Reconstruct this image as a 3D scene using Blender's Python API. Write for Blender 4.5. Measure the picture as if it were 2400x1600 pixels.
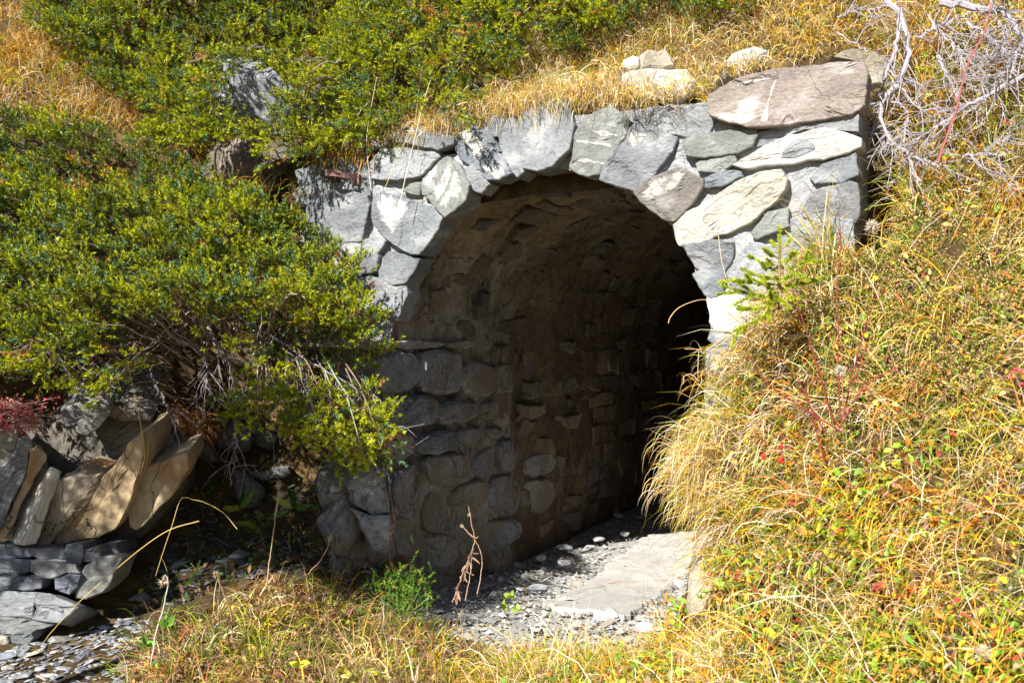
import bpy, math
import numpy as np
from mathutils import Vector
for o in list(bpy.data.objects):
    bpy.data.objects.remove(o)
rng = np.random.default_rng(11)
SC = bpy.context.scene
COL = SC.collection
# ------------------------------------------------------------------ camera
CAMZ = 1.35
FPX = 2400 * 35.0 / 36.0
cam_d = bpy.data.cameras.new('camera')
cam_d.lens = 35.0
cam_d.sensor_width = 36.0
cam_d.clip_start = 0.05
cam_d.clip_end = 500.0
cam_d.dof.use_dof = True
cam_d.dof.focus_distance = 4.6
cam_d.dof.aperture_fstop = 5.0
cam = bpy.data.objects.new('camera', cam_d)
cam.location = (0, 0, CAMZ)
cam.rotation_euler = (math.radians(90), 0, 0)
COL.objects.link(cam)
SC.camera = cam
# ------------------------------------------------------------------ sky and sun
SUN_EL = math.radians(36.0)
SUN_AZ = math.radians(29.5)          # heading of the light, from +Y towards +X
world = bpy.data.worlds.new('World')
SC.world = world
world.use_nodes = True
wn = world.node_tree.nodes
wl = world.node_tree.links
bg = wn['Background']
sky = wn.new('ShaderNodeTexSky')
sky.sky_type = 'NISHITA'
sky.sun_disc = False
sky.sun_elevation = SUN_EL
sky.sun_rotation = SUN_AZ + math.pi
sky.altitude = 1500
wl.new(sky.outputs['Color'], bg.inputs['Color'])
bg.inputs['Strength'].default_value = 0.05
sun_d = bpy.data.lights.new('sun', 'SUN')
sun_d.energy = 5.0
sun_d.angle = math.radians(0.55)
sun_d.color = (1.0, 0.965, 0.90)
sun = bpy.data.objects.new('sun', sun_d)
sdir = Vector((math.sin(SUN_AZ) * math.cos(SUN_EL), math.cos(SUN_AZ) * math.cos(SUN_EL), -math.sin(SUN_EL)))
sun.rotation_euler = sdir.to_track_quat('-Z', 'Y').to_euler()
sun.location = (-3, -5, 6)
COL.objects.link(sun)
SC.view_settings.view_transform = 'Standard'
SC.view_settings.look = 'None'
SC.view_settings.gamma = 1.0
SC.view_settings.use_curve_mapping = False
SC.view_settings.exposure = 1.12
SC.render.engine = 'CYCLES'
SC.cycles.max_bounces = 8
SC.cycles.diffuse_bounces = 4
SC.cycles.glossy_bounces = 2
SC.cycles.use_denoising = True

# ------------------------------------------------------------------ frames and small maths
A = math.radians(25.8)
CA, SA = math.cos(A), math.sin(A)
OY = 4.5
SL, SR, S0, RAD, ZC = -0.6425, 0.899, 0.128, 0.7708, 1.35

def st(s, t, z):
    s, t, z = np.broadcast_arrays(np.asarray(s, float), np.asarray(t, float), np.asarray(z, float))
    return np.stack([s * CA + t * SA, OY - s * SA + t * CA, z], -1)

def to_st(P):
    x = P[..., 0]; y = P[..., 1] - OY
    return x * CA - y * SA, x * SA + y * CA

def W(px, py, Y):
    px, py, Y = np.broadcast_arrays(np.asarray(px, float), np.asarray(py, float), np.asarray(Y, float))
    return np.stack([(px - 1200) / FPX * Y, Y, CAMZ - (py - 800) / FPX * Y], -1)

def proj(P):
    Y = np.maximum(P[..., 1], 0.05)
    return 1200 + P[..., 0] / Y * FPX, 800 - (P[..., 2] - CAMZ) / Y * FPX

def on_face(p, t=0.0):
    p = np.asarray(p, float)
    dx = (p[:, 0] - 1200) / FPX; dz = -(p[:, 1] - 800) / FPX
    Y = (OY * CA + t) / (dx * SA + CA)
    x = dx * Y
    return np.stack([x * CA - (Y - OY) * SA, CAMZ + dz * Y], -1)

def on_left(p, s=SL):
    p = np.asarray(p, float)
    dx = (p[:, 0] - 1200) / FPX; dz = -(p[:, 1] - 800) / FPX
    Y = (s - OY * SA) / (dx * CA - SA)
    x = dx * Y
    return np.stack([x * SA + (Y - OY) * CA, CAMZ + dz * Y], -1)

def on_floor(p, z):
    p = np.asarray(p, float)
    Y = (CAMZ - z) / ((p[:, 1] - 800) / FPX)
    P = np.stack([(p[:, 0] - 1200) / FPX * Y, Y, np.full(len(p), z)], -1)
    s, t = to_st(P)
    return np.stack([s, t], -1)

def zm(x0, y0, k):
    return lambda pts: np.asarray(pts, float) / k + np.array([x0, y0])
Z1 = zm(660, 180, 3.137); Z2 = zm(1260, 80, 2.613); Z4 = zm(800, 780, 2.529); Z6 = zm(1600, 450, 3.484)
ZP = zm(800, 1100, 2.613); ZD = zm(1900, 0, 3.266); ZR = zm(0, 900, 3.921); ZS = zm(0, 1200, 3.921); ZH = zm(420, 950, 3.92)
ZB = zm(0, 0, 0.98); ZG = zm(1250, 1120, 3.734); ZT = zm(1400, 50, 3.92); ZL = zm(400, 100, 3.92)

def _hash(i, j, k, s):
    h = (i * 374761393 + j * 668265263 + k * 1442695041 + s * 974634777) & 0xFFFFFFFF
    h = ((h ^ (h >> 13)) * 1274126177) & 0xFFFFFFFF
    return ((h ^ (h >> 16)) & 0xFFFFFF) / float(0xFFFFFF)

def vnoise(P, seed=0):
    P = np.asarray(P, float)
    i = np.floor(P).astype(np.int64); f = P - i
    f = f * f * (3 - 2 * f)
    r = 0
    for a in (0, 1):
        for b in (0, 1):
            for c in (0, 1):
                w = (f[..., 0] if a else 1 - f[..., 0]) * (f[..., 1] if b else 1 - f[..., 1]) * (f[..., 2] if c else 1 - f[..., 2])
                r = r + w * _hash(i[..., 0] + a, i[..., 1] + b, i[..., 2] + c, seed)
    return r * 2 - 1

def fbm(P, seed=0, oct=4):
    P = np.asarray(P, float)
    if P.shape[-1] == 2:
        P = np.concatenate([P, np.full(P.shape[:-1] + (1,), seed * 1.37)], -1)
    r = 0; a = 0.55
    for k in range(oct):
        r = r + a * vnoise(P, seed + k * 17)
        P = P * 2.03 + 5.1; a *= 0.5
    return r

def smooth(x, a, b):
    x = np.clip((np.asarray(x, float) - a) / (b - a), 0, 1)
    return x * x * (3 - 2 * x)

def inpoly(px, py, poly):
    poly = np.asarray(poly, float)
    r = np.zeros(px.shape, bool)
    n = len(poly); j = n - 1
    for i in range(n):
        xi, yi = poly[i]; xj, yj = poly[j]
        c = ((yi > py) != (yj > py)) & (px < (xj - xi) * (py - yi) / (yj - yi + 1e-12) + xi)
        r ^= c; j = i
    return r

def unit(v):
    return v / (np.linalg.norm(v, axis=-1, keepdims=True) + 1e-12)

# ------------------------------------------------------------------ object helpers
def mk(name, V, F, mat, parent=None, col=None, smooth_=False, origin=None):
    V = np.asarray(V, float).reshape(-1, 3)
    if parent is not None:
        V = V - np.array(world_loc(parent))
        org = (0, 0, 0)
    else:
        org = tuple(origin) if origin is not None else (float(V[:, 0].mean()), float(V[:, 1].mean()), float(V[:, 2].min()))
        V = V - np.array(org)
    if not isinstance(F, (list, tuple)):
        F = [F]
    F = [np.asarray(f, np.int32) for f in F if len(f)]
    me = bpy.data.meshes.new(name)
    me.vertices.add(len(V))
    me.vertices.foreach_set('co', V.astype(np.float32).ravel())
    nl = sum(f.size for f in F); npoly = sum(len(f) for f in F)
    me.loops.add(nl)
    me.loops.foreach_set('vertex_index', np.concatenate([f.ravel() for f in F]))
    me.polygons.add(npoly)
    ls = []; o = 0
    for f in F:
        ls.append(o + np.arange(len(f)) * f.shape[1]); o += f.size
    me.polygons.foreach_set('loop_start', np.concatenate(ls).astype(np.int32))
    me.polygons.foreach_set('use_smooth', np.full(npoly, bool(smooth_)))
    if col is not None:
        col = np.asarray(col, float)
        if col.ndim == 1:
            col = np.tile(col, (len(V), 1))
        at = me.attributes.new('col', 'FLOAT_COLOR', 'POINT')
        at.data.foreach_set('color', np.concatenate([col[:, :3], np.ones((len(V), 1))], 1).astype(np.float32).ravel())
    me.update(calc_edges=True)
    me.validate()
    me.materials.append(mat)
    ob = bpy.data.objects.new(name, me)
    COL.objects.link(ob)
    ob.location = org
    if parent is not None:
        ob.parent = parent
    return ob

def world_loc(o):
    l = np.array(o.location)
    while o.parent is not None:
        o = o.parent
        l = l + np.array(o.location)
    return l

def tag(o, label, cat=None, group=None, kind=None):
    o['label'] = label
    if cat: o['category'] = cat
    if group: o['group'] = group
    if kind: o['kind'] = kind
    return o

def thing(name, loc, label, cat, group=None):
    o = bpy.data.objects.new(name, None)
    o.empty_display_size = 0.1
    o.location = tuple(float(v) for v in loc)
    COL.objects.link(o)
    return tag(o, label, cat, group)

def structure(o, label=None):
    o['kind'] = 'structure'
    if label: o['label'] = label
    return o

# ------------------------------------------------------------------ materials
def material(name, rough=0.85, spec=0.3, attr=True, base=(0.5, 0.5, 0.5), n_lo=0.65, n_hi=1.3, scale=5.0,
             detail_scale=45.0, bump=0.5, bump_d=0.006, tint2=None, tint_scale=2.5, tint_amt=0.0, stretch=(1, 1, 1),
             trans=0.0, tint_edge=(0.5, 0.62), pits=0.0, cracks=0.0, crack_scale=3.0):
    m = bpy.data.materials.new(name)
    m.use_nodes = True
    nt = m.node_tree; N = nt.nodes; L = nt.links
    b = N['Principled BSDF']
    b.inputs['Roughness'].default_value = rough
    b.inputs['Specular IOR Level'].default_value = spec
    tc = N.new('ShaderNodeTexCoord')
    gp = N.new('ShaderNodeNewGeometry')
    mp = N.new('ShaderNodeMapping'); mp.inputs['Scale'].default_value = stretch
    L.new(gp.outputs['Position'], mp.inputs['Vector'])
    if attr:
        at = N.new('ShaderNodeAttribute'); at.attribute_name = 'col'; csrc = at.outputs['Color']
    else:
        rg = N.new('ShaderNodeRGB'); rg.outputs[0].default_value = (*base, 1); csrc = rg.outputs[0]
    if n_lo != 1.0 or n_hi != 1.0:
        n1 = N.new('ShaderNodeTexNoise'); n1.inputs['Scale'].default_value = scale; n1.inputs['Detail'].default_value = 6; n1.inputs['Roughness'].default_value = 0.65
        L.new(mp.outputs[0], n1.inputs['Vector'])
        n2 = N.new('ShaderNodeTexNoise'); n2.inputs['Scale'].default_value = detail_scale; n2.inputs['Detail'].default_value = 4; n2.inputs['Roughness'].default_value = 0.7
        L.new(mp.outputs[0], n2.inputs['Vector'])
        ad = N.new('ShaderNodeMath'); ad.operation = 'ADD'
        L.new(n1.outputs['Fac'], ad.inputs[0]); L.new(n2.outputs['Fac'], ad.inputs[1])
        mr = N.new('ShaderNodeMapRange'); mr.inputs['From Min'].default_value = 0.65; mr.inputs['From Max'].default_value = 1.35
        mr.inputs['To Min'].default_value = n_lo; mr.inputs['To Max'].default_value = n_hi
        L.new(ad.outputs[0], mr.inputs['Value'])
        vm = N.new('ShaderNodeVectorMath'); vm.operation = 'SCALE'
        L.new(csrc, vm.inputs[0]); L.new(mr.outputs[0], vm.inputs['Scale'])
        csrc = vm.outputs[0]
    if tint2 is not None:
        n3 = N.new('ShaderNodeTexNoise'); n3.inputs['Scale'].default_value = tint_scale; n3.inputs['Detail'].default_value = 5; n3.inputs['Roughness'].default_value = 0.6
        L.new(mp.outputs[0], n3.inputs['Vector'])
        m3 = N.new('ShaderNodeMapRange'); m3.inputs['From Min'].default_value = tint_edge[0]; m3.inputs['From Max'].default_value = tint_edge[1]
        m3.inputs['To Max'].default_value = tint_amt
        L.new(n3.outputs['Fac'], m3.inputs['Value'])
        mx = N.new('ShaderNodeMix'); mx.data_type = 'RGBA'
        L.new(m3.outputs[0], mx.inputs['Factor']); L.new(csrc, mx.inputs['A']); mx.inputs['B'].default_value = (*tint2, 1)
        csrc = mx.outputs['Result']
    crk = None
    if cracks > 0:
        nc = N.new('ShaderNodeTexNoise'); nc.inputs['Scale'].default_value = crack_scale; nc.inputs['Detail'].default_value = 5; nc.inputs['Roughness'].default_value = 0.55; nc.inputs['Distortion'].default_value = 0.6
        L.new(mp.outputs[0], nc.inputs['Vector'])
        c1 = N.new('ShaderNodeMath'); c1.operation = 'SUBTRACT'; c1.inputs[1].default_value = 0.5; L.new(nc.outputs['Fac'], c1.inputs[0])
        c2 = N.new('ShaderNodeMath'); c2.operation = 'ABSOLUTE'; L.new(c1.outputs[0], c2.inputs[0])
        c3 = N.new('ShaderNodeMapRange'); c3.inputs['From Max'].default_value = 0.007; c3.inputs['To Min'].default_value = 1.0 - cracks; c3.inputs['To Max'].default_value = 1.0
        L.new(c2.outputs[0], c3.inputs['Value']); crk = c3.outputs[0]
        v3 = N.new('ShaderNodeVectorMath'); v3.operation = 'SCALE'; L.new(csrc, v3.inputs[0]); L.new(crk, v3.inputs['Scale']); csrc = v3.outputs[0]
    L.new(csrc, b.inputs['Base Color'])
    if bump > 0:
        nb = N.new('ShaderNodeTexNoise'); nb.inputs['Scale'].default_value = detail_scale * 0.6; nb.inputs['Detail'].default_value = 8; nb.inputs['Roughness'].default_value = 0.7
        L.new(mp.outputs[0], nb.inputs['Vector'])
        hsrc = nb.outputs['Fac']
        if pits > 0:
            vo = N.new('ShaderNodeTexVoronoi'); vo.inputs['Scale'].default_value = detail_scale * 0.35; vo.feature = 'DISTANCE_TO_EDGE'
            L.new(mp.outputs[0], vo.inputs['Vector'])
            pm = N.new('ShaderNodeMapRange'); pm.inputs['From Max'].default_value = 0.06; pm.inputs['To Max'].default_value = pits
            L.new(vo.outputs['Distance'], pm.inputs['Value'])
            a2 = N.new('ShaderNodeMath'); a2.operation = 'ADD'
            L.new(hsrc, a2.inputs[0]); L.new(pm.outputs[0], a2.inputs[1]); hsrc = a2.outputs[0]
        if crk is not None:
            a3 = N.new('ShaderNodeMath'); a3.operation = 'ADD'; L.new(hsrc, a3.inputs[0]); L.new(crk, a3.inputs[1]); hsrc = a3.outputs[0]
        bp = N.new('ShaderNodeBump'); bp.inputs['Strength'].default_value = bump; bp.inputs['Distance'].default_value = bump_d
        L.new(hsrc, bp.inputs['Height']); L.new(bp.outputs[0], b.inputs['Normal'])
    if trans > 0:
        tr = N.new('ShaderNodeBsdfTranslucent'); L.new(csrc, tr.inputs['Color'])
        ms = N.new('ShaderNodeMixShader'); ms.inputs[0].default_value = trans
        L.new(b.outputs[0], ms.inputs[1]); L.new(tr.outputs[0], ms.inputs[2])
        L.new(ms.outputs[0], N['Material Output'].inputs['Surface'])
    return m

M_STONE = material('cut_stone', 0.8, 0.35, n_lo=0.5, n_hi=1.35, scale=5.5, detail_scale=60, bump=0.9, bump_d=0.012, cracks=.28, crack_scale=2.2, stretch=(1, 1, 1.7), tint2=(0.40, 0.40, 0.395), tint_scale=5.5, tint_amt=0.42, tint_edge=(0.55, 0.63))
M_MORTAR = material('lime_mortar', 0.95, 0.15, n_lo=0.6, n_hi=1.25, scale=6, detail_scale=90, bump=1.0, bump_d=0.014, cracks=.22, crack_scale=2.0, tint2=(0.30, 0.27, 0.22), tint_scale=4, tint_amt=0.5)
M_QUARTZ = material('white_quartz', 0.6, 0.45, n_lo=0.75, n_hi=1.1, scale=14, detail_scale=70, bump=0.8, bump_d=0.01, tint2=(.27, .275, .27), tint_scale=16, tint_amt=.9, tint_edge=(.5, .56))
M_LINING = material('sooty_mortar', 0.9, 0.25, n_lo=0.3, n_hi=1.75, scale=3.5, detail_scale=26, bump=1.0, bump_d=0.03, cracks=.6, crack_scale=2.6, tint2=(0.13, 0.08, 0.035), tint_scale=2.2, tint_amt=0.5)
M_LSTONE = material('tunnel_stone', 0.8, 0.35, cracks=.5, crack_scale=2.6, n_lo=0.35, n_hi=1.65, scale=5, detail_scale=40, bump=0.9, bump_d=0.014, tint2=(0.20, 0.15, 0.10), tint_scale=3.2, tint_amt=0.7, tint_edge=(0.46, 0.6))
M_ROCK = material('weathered_rock', 0.85, 0.3, cracks=.6, crack_scale=3.0, n_lo=0.5, n_hi=1.4, scale=4, detail_scale=35, bump=0.9, bump_d=0.015, tint2=(0.36, 0.17, 0.05), tint_scale=3.0, tint_amt=0.75, stretch=(1.0, 1.0, 0.45), tint_edge=(0.52, 0.62))
M_GREYROCK = material('grey_slate', 0.75, 0.4, cracks=.6, crack_scale=3.5, n_lo=0.55, n_hi=1.4, scale=5, detail_scale=40, bump=0.8, bump_d=0.012, stretch=(1, 1, 2.2))
M_SOIL = material('soil_and_litter', 0.95, 0.1, n_lo=0.45, n_hi=1.5, scale=9, detail_scale=70, bump=1.0, bump_d=0.02, tint2=(0.20, 0.13, 0.05), tint_scale=7, tint_amt=0.8)
M_GRAVEL = material('gravel', 0.9, 0.2, n_lo=0.7, n_hi=1.25, scale=12, detail_scale=120, bump=0.7, bump_d=0.008)
M_SLAB = material('path_slab', 0.92, 0.2, n_lo=0.78, n_hi=1.15, scale=5, detail_scale=90, bump=0.5, bump_d=0.004, tint2=(0.33, 0.25, 0.18), tint_scale=5, tint_amt=0.75, tint_edge=(0.54, 0.66), cracks=.25, crack_scale=1.4)
M_IRON = material('rusty_iron', 0.7, 0.4, n_lo=0.6, n_hi=1.3, scale=30, detail_scale=160, bump=0.5, bump_d=0.002)
M_GRASS = material('grass', 0.55, 0.35, n_lo=1, n_hi=1, bump=0, trans=0.22)
M_NEEDLE = material('needles', 0.45, 0.45, n_lo=1, n_hi=1, bump=0, trans=0.18)
M_LEAF = material('leaves', 0.5, 0.4, n_lo=0.8, n_hi=1.2, scale=60, detail_scale=200, bump=0, trans=0.25)
M_BARK = material('bark', 0.85, 0.25, n_lo=0.6, n_hi=1.3, scale=25, detail_scale=120, bump=0.8, bump_d=0.004)
M_STEM = material('stem', 0.5, 0.4, n_lo=0.85, n_hi=1.15, scale=40, detail_scale=150, bump=0.2, bump_d=0.002)

# ------------------------------------------------------------------ stone builder
def chaikin(p, k=1):
    for _ in range(k):
        q = np.roll(p, -1, 0)
        p = np.stack([p * 0.82 + q * 0.18, p * 0.18 + q * 0.82], 1).reshape(-1, 2)
    return p

def resample(p, step, nmin=12):
    q = np.concatenate([p, p[:1]], 0)
    d = np.concatenate([[0], np.cumsum(np.linalg.norm(np.diff(q, axis=0), axis=1))])
    n = max(nmin, int(d[-1] / step))
    u = np.linspace(0, d[-1], n, endpoint=False)
    return np.stack([np.interp(u, d, q[:, 0]), np.interp(u, d, q[:, 1])], -1)

def edge_split(p, step):
    """subdivide every edge but keep the corners"""
    out = []
    for a, b in zip(p, np.roll(p, -1, 0)):
        m = max(1, int(round(np.linalg.norm(b - a) / step)))
        out.append(a + (b - a) * (np.arange(m) / m)[:, None])
    return np.concatenate(out)

def signed_area(p):
    q = np.roll(p, -1, 0)
    return 0.5 * np.sum(p[:, 0] * q[:, 1] - q[:, 0] * p[:, 1])

def height_fn(proud, rough, seed, tilt=(0, 0), c=(0, 0), terr=0.0, grain=None):
    def f(uv0):
        uv = uv0
        if grain is not None:
            ca, sa = math.cos(grain), math.sin(grain)
            g = np.stack([(uv0[:, 0] * ca + uv0[:, 1] * sa) * .35, (-uv0[:, 0] * sa + uv0[:, 1] * ca) * 2.6], -1)
            h = proud + rough * fbm(g * 7.0, seed, 5) * 1.6 + terr * np.floor(3.0 * (fbm(g * 2.6, seed + 5, 3) + .5)) / 3.0
            return h + rough * .5 * fbm(uv0 * 16, seed + 9, 3)
        h = proud + rough * fbm(uv * 7.0, seed, 5) * 1.6 + (uv[:, 0] - c[0]) * tilt[0] + (uv[:, 1] - c[1]) * tilt[1]
        if terr:
            h = h + terr * np.floor(2.5 * (fbm(uv * 4.0, seed + 5, 3) + 0.5)) / 2.5
        return h
    return f

def stone2d(poly, mapf, proud=0.02, thick=0.08, bev=0.010, rough=0.006, step=0.022, seed=0, hf=None, tilt=None, terr=0.0, jit=0.3, cut=1, taper=1.0, grain=None):
    p = np.asarray(poly, float)
    if signed_area(p) < 0: p = p[::-1]
    p = edge_split(p, step) if cut == 0 else resample(chaikin(p, cut), step)
    n = len(p)
    a = np.roll(p, 1, 0); b = np.roll(p, -1, 0)
    tn = unit(b - a); nrm = np.stack([tn[:, 1], -tn[:, 0]], -1)      # outward
    p = p + nrm * (fbm(p * 22.0, seed + 3, 3) * step * jit * 1.6)[:, None]
    c = p.mean(0)
    mind = np.linalg.norm(p - c, axis=1).min()
    bev = min(bev, mind * 0.35)
    if tilt is None:
        r2 = np.random.default_rng(seed + 99)
        tilt = r2.normal(0, 0.09, 2)
    if hf is None:
        hf = height_fn(proud, rough, seed, tilt, c, terr, grain)
    q = p - nrm * bev
    m = int(np.clip(np.linalg.norm(p - c, axis=1).mean() / step * 0.7, 2, 9))
    if taper < 1.0:
        mid = [c + (p - c) * (1 - (1 - taper) * f ** 2) + nrm * (fbm(p * 9 + f * 7, seed + 8, 3) * .02)[:, None] for f in (1.0, .75, .5, .25)]
        hm = [hf(p) * 0 - thick * f for f in (1.0, .75, .5, .25)]
    else:
        mid, hm = [p], [np.full(n, -thick)]
    inner = [q + (c - q) * (k / m) for k in range(1, m)]
    rings = mid + [p, q] + inner
    hs = hm + [hf(p) - bev * 1.1, hf(q)] + [hf(r) for r in inner]
    uv = np.concatenate(rings + [c[None]], 0)
    h = np.concatenate(hs + [hf(c[None])])
    V = mapf(uv, h)
    R = len(rings); i = np.arange(n); j = (i + 1) % n
    Q = [np.stack([r * n + i, r * n + j, (r + 1) * n + j, (r + 1) * n + i], -1) for r in range(R - 1)]
    T = np.stack([(R - 1) * n + i, (R - 1) * n + j, np.full(n, R * n)], -1)
    return V, [np.concatenate(Q), T], hf

def vary(base, n, amt=0.06, V=None, seed=0):
    base = np.asarray(base, float)
    c = np.tile(base, (n, 1))
    if V is not None:
        c = c * (1 + amt * 3 * fbm(V * 5.0, seed, 3))[:, None]
    return np.clip(c, 0.003, 0.95)

def tube(path, rad, sides=6, wob=0.0, seed=0):
    path = np.asarray(path, float); n = len(path)
    rad = np.broadcast_to(np.asarray(rad, float), (n,))
    t = unit(np.gradient(path, axis=0))
    ref = np.array([0.31, 0.17, 0.93]) if abs(t[:, 2]).mean() < 0.8 else np.array([0.9, 0.3, 0.1])
    u = unit(np.cross(t, ref)); v = np.cross(t, u)
    a = np.linspace(0, 2 * np.pi, sides, endpoint=False)
    r = rad[:, None] * np.ones((1, sides))
    V = path[:, None, :] + (u[:, None, :] * np.cos(a)[None, :, None] + v[:, None, :] * np.sin(a)[None, :, None]) * r[..., None]
    V = V.reshape(-1, 3)
    if wob:
        V = V + wob * np.stack([fbm(V * 40, seed + k, 2) for k in range(3)], -1)
    i = np.arange(n - 1)[:, None]; j = np.arange(sides)[None, :]; k = (j + 1) % sides
    Q = np.stack([i * sides + j + 0 * k, i * sides + k, (i + 1) * sides + k, (i + 1) * sides + j], -1).reshape(-1, 4)
    V = np.concatenate([V, path[:1], path[-1:]], 0)
    j = np.arange(sides); k = (j + 1) % sides
    T = np.concatenate([np.stack([k, j, np.full(sides, n * sides)], -1),
                        np.stack([(n - 1) * sides + j, (n - 1) * sides + k, np.full(sides, n * sides + 1)], -1)])
    return V, [Q, T]

def join(parts):
    Vs, Qs, Ts, o = [], [], [], 0
    for V, F in parts:
        Vs.append(V)
        for f in F:
            (Qs if f.shape[1] == 4 else Ts).append(f + o)
        o += len(V)
    out = []
    if Qs: out.append(np.concatenate(Qs))
    if Ts: out.append(np.concatenate(Ts))
    return np.concatenate(Vs), out

def spline(pts, n=24):
    pts = np.asarray(pts, float)
    d = np.concatenate([[0], np.cumsum(np.linalg.norm(np.diff(pts, axis=0), axis=1))]); d = d / d[-1]
    P = np.concatenate([2 * pts[:1] - pts[1:2], pts, 2 * pts[-1:] - pts[-2:-1]])
    u = np.linspace(0, 1, n); k = np.clip(np.searchsorted(d, u, 'right') - 1, 0, len(pts) - 2)
    f = ((u - d[k]) / (d[k + 1] - d[k] + 1e-9))[:, None]
    p0, p1, p2, p3 = P[k], P[k + 1], P[k + 2], P[k + 3]
    return 0.5 * (2 * p1 + (p2 - p0) * f + (2 * p0 - 5 * p1 + 4 * p2 - p3) * f ** 2 + (3 * p1 - p0 - 3 * p2 + p3) * f ** 3)

# ------------------------------------------------------------------ terrain
def floor_z(t):
    return 0.13 * smooth(1.3 - np.asarray(t, float), 0.0, 1.6)

class RBF:
    def __init__(self, P):
        self.p = P[:, :2]; n = len(P)
        d = np.linalg.norm(self.p[:, None] - self.p[None], axis=-1)
        M = np.zeros((n + 3, n + 3)); M[:n, :n] = d + np.eye(n) * -0.02
        M[:n, n] = 1; M[:n, n + 1:] = self.p; M[n:, :n] = M[:n, n:].T
        self.w = np.linalg.solve(M, np.concatenate([P[:, 2], [0, 0, 0]]))
    def __call__(self, x, y):
        q = np.stack([x, y], -1); sh = q.shape[:-1]; q = q.reshape(-1, 2)
        d = np.linalg.norm(q[:, None] - self.p[None], axis=-1)
        n = len(self.p)
        return (d @ self.w[:n] + self.w[n] + q @ self.w[n + 1:]).reshape(sh)

front_px = [(0, 1600, 3.5), (300, 1560, 3.7), (600, 1600, 3.4), (900, 1600, 3.4), (1200, 1640, 3.5), (1250, 1600, 3.8),
    (1000, 1530, 3.95), (850, 1450, 4.1), (700, 1390, 4.2), (500, 1420, 4.15), (350, 1490, 4.0), (150, 1500, 3.9), (0, 1480, 3.9),
    (550, 1300, 4.6), (750, 1280, 4.7), (870, 1330, 4.5), (450, 1220, 4.9), (650, 1180, 5.0), (800, 1180, 4.9),
    (600, 1070, 5.25), (760, 1070, 5.2), (600, 920, 5.4), (800, 920, 5.25), (450, 1020, 5.15),
    (200, 1300, 4.45), (0, 1300, 4.35), (200, 1000, 4.75), (0, 960, 4.65), (400, 1000, 4.95), (400, 1270, 4.7),
    (200, 800, 5.0), (0, 700, 5.0), (400, 700, 5.3), (600, 700, 5.45), (760, 650, 5.35), (200, 500, 5.4), (0, 400, 5.45), (450, 480, 5.7), (620, 520, 5.75),
    (0, 250, 5.6), (250, 260, 5.8), (0, 0, 6.1), (300, 0, 6.3), (500, 150, 6.1), (610, 420, 6.0),
    # the grassy bank
    (2030, 540, 3.75), (1860, 680, 3.84), (1775, 775, 3.93), (1715, 930, 3.95), (1690, 1090, 3.93), (1672, 1200, 3.93), (1665, 1460, 3.95), (1700, 1300, 3.85),
    (1720, 1520, 3.6), (1500, 1620, 3.6), (1400, 1640, 3.45), (1700, 1600, 3.2), (2000, 1600, 2.9), (2400, 1600, 2.55), (2000, 1480, 3.05), (1800, 1300, 3.5),
    (2000, 1100, 3.35), (2400, 1200, 2.9), (2400, 800, 3.3), (2100, 800, 3.5), (2100, 600, 3.65), (2400, 400, 3.8), (2200, 300, 4.1), (2100, 420, 3.95),
    (2400, 0, 4.4), (2150, 0, 4.7), (2080, 200, 4.35)]
P = [W(*p) for p in front_px]
for s_, t_, z_ in [(-.5, 0, None), (0, 0, None), (.5, 0, None), (.75, 0, None), (-.5, -.3, None), (0, -.35, None), (.45, -.35, None), (.75, -.25, None), (-.3, .3, None), (.5, .3, None)]:
    P.append(st(s_, t_, floor_z(t_)))
far = [(-6, 5, 4.2), (-6, 3, 2.0), (-4, 8, 6.5), (-8, 9, 7.5), (-3, 10, 8.8), (0, 10, 8.6), (3, 10, 8.4), (8, 10, 9), (6, 5, 5.0), (4, 3, 2.9), (3, 6.5, 5.0), (6, 2, 3.6),
       (0, 1, 0.0), (0, -2, -0.3), (-3, 1, -0.1), (3, 0, 0.9), (2, 1.5, 0.7), (-3, 2.5, 0.1), (5, -2, 1.5), (-6, -2, -.6), (-8, 3, 1.5), (9, 4, 6)]
P += [np.array(p, float) for p in far]
_hf = RBF(np.array(P))
def H_front(x, y):
    """front ground with the narrow gully beside the right end of the wall"""
    s_, t_ = to_st(np.stack([x, y], -1))
    return _hf(x, y) - .75 * np.exp(-((s_ - 1.545) / .075) ** 2) * smooth(t_, -.14, -.02) * smooth(-t_, -.75, -.45)
hp = [st(-1.3, .15, 2.20), st(-1.0, .12, 2.24), st(-.6, .12, 2.30), st(0, .12, 2.36), st(.5, .12, 2.36), st(1.0, .12, 2.33), st(1.5, .12, 2.28), st(-1.0, .5, 2.75), st(0, .5, 2.72), st(.8, .5, 2.62), st(1.5, .5, 2.60)]
for s_ in (-1.6, -.8, 0, .8, 1.6, 2.2):
    hp += [st(s_, 1.0, 3.30), st(s_, 2.0, 4.4), st(s_, 4, 6.6)]
hp += [st(1.6, .1, 2.15), st(1.9, .3, 2.5)] + [np.array(p, float) for p in far[2:8]]
H_hill = RBF(np.array(hp))

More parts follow.
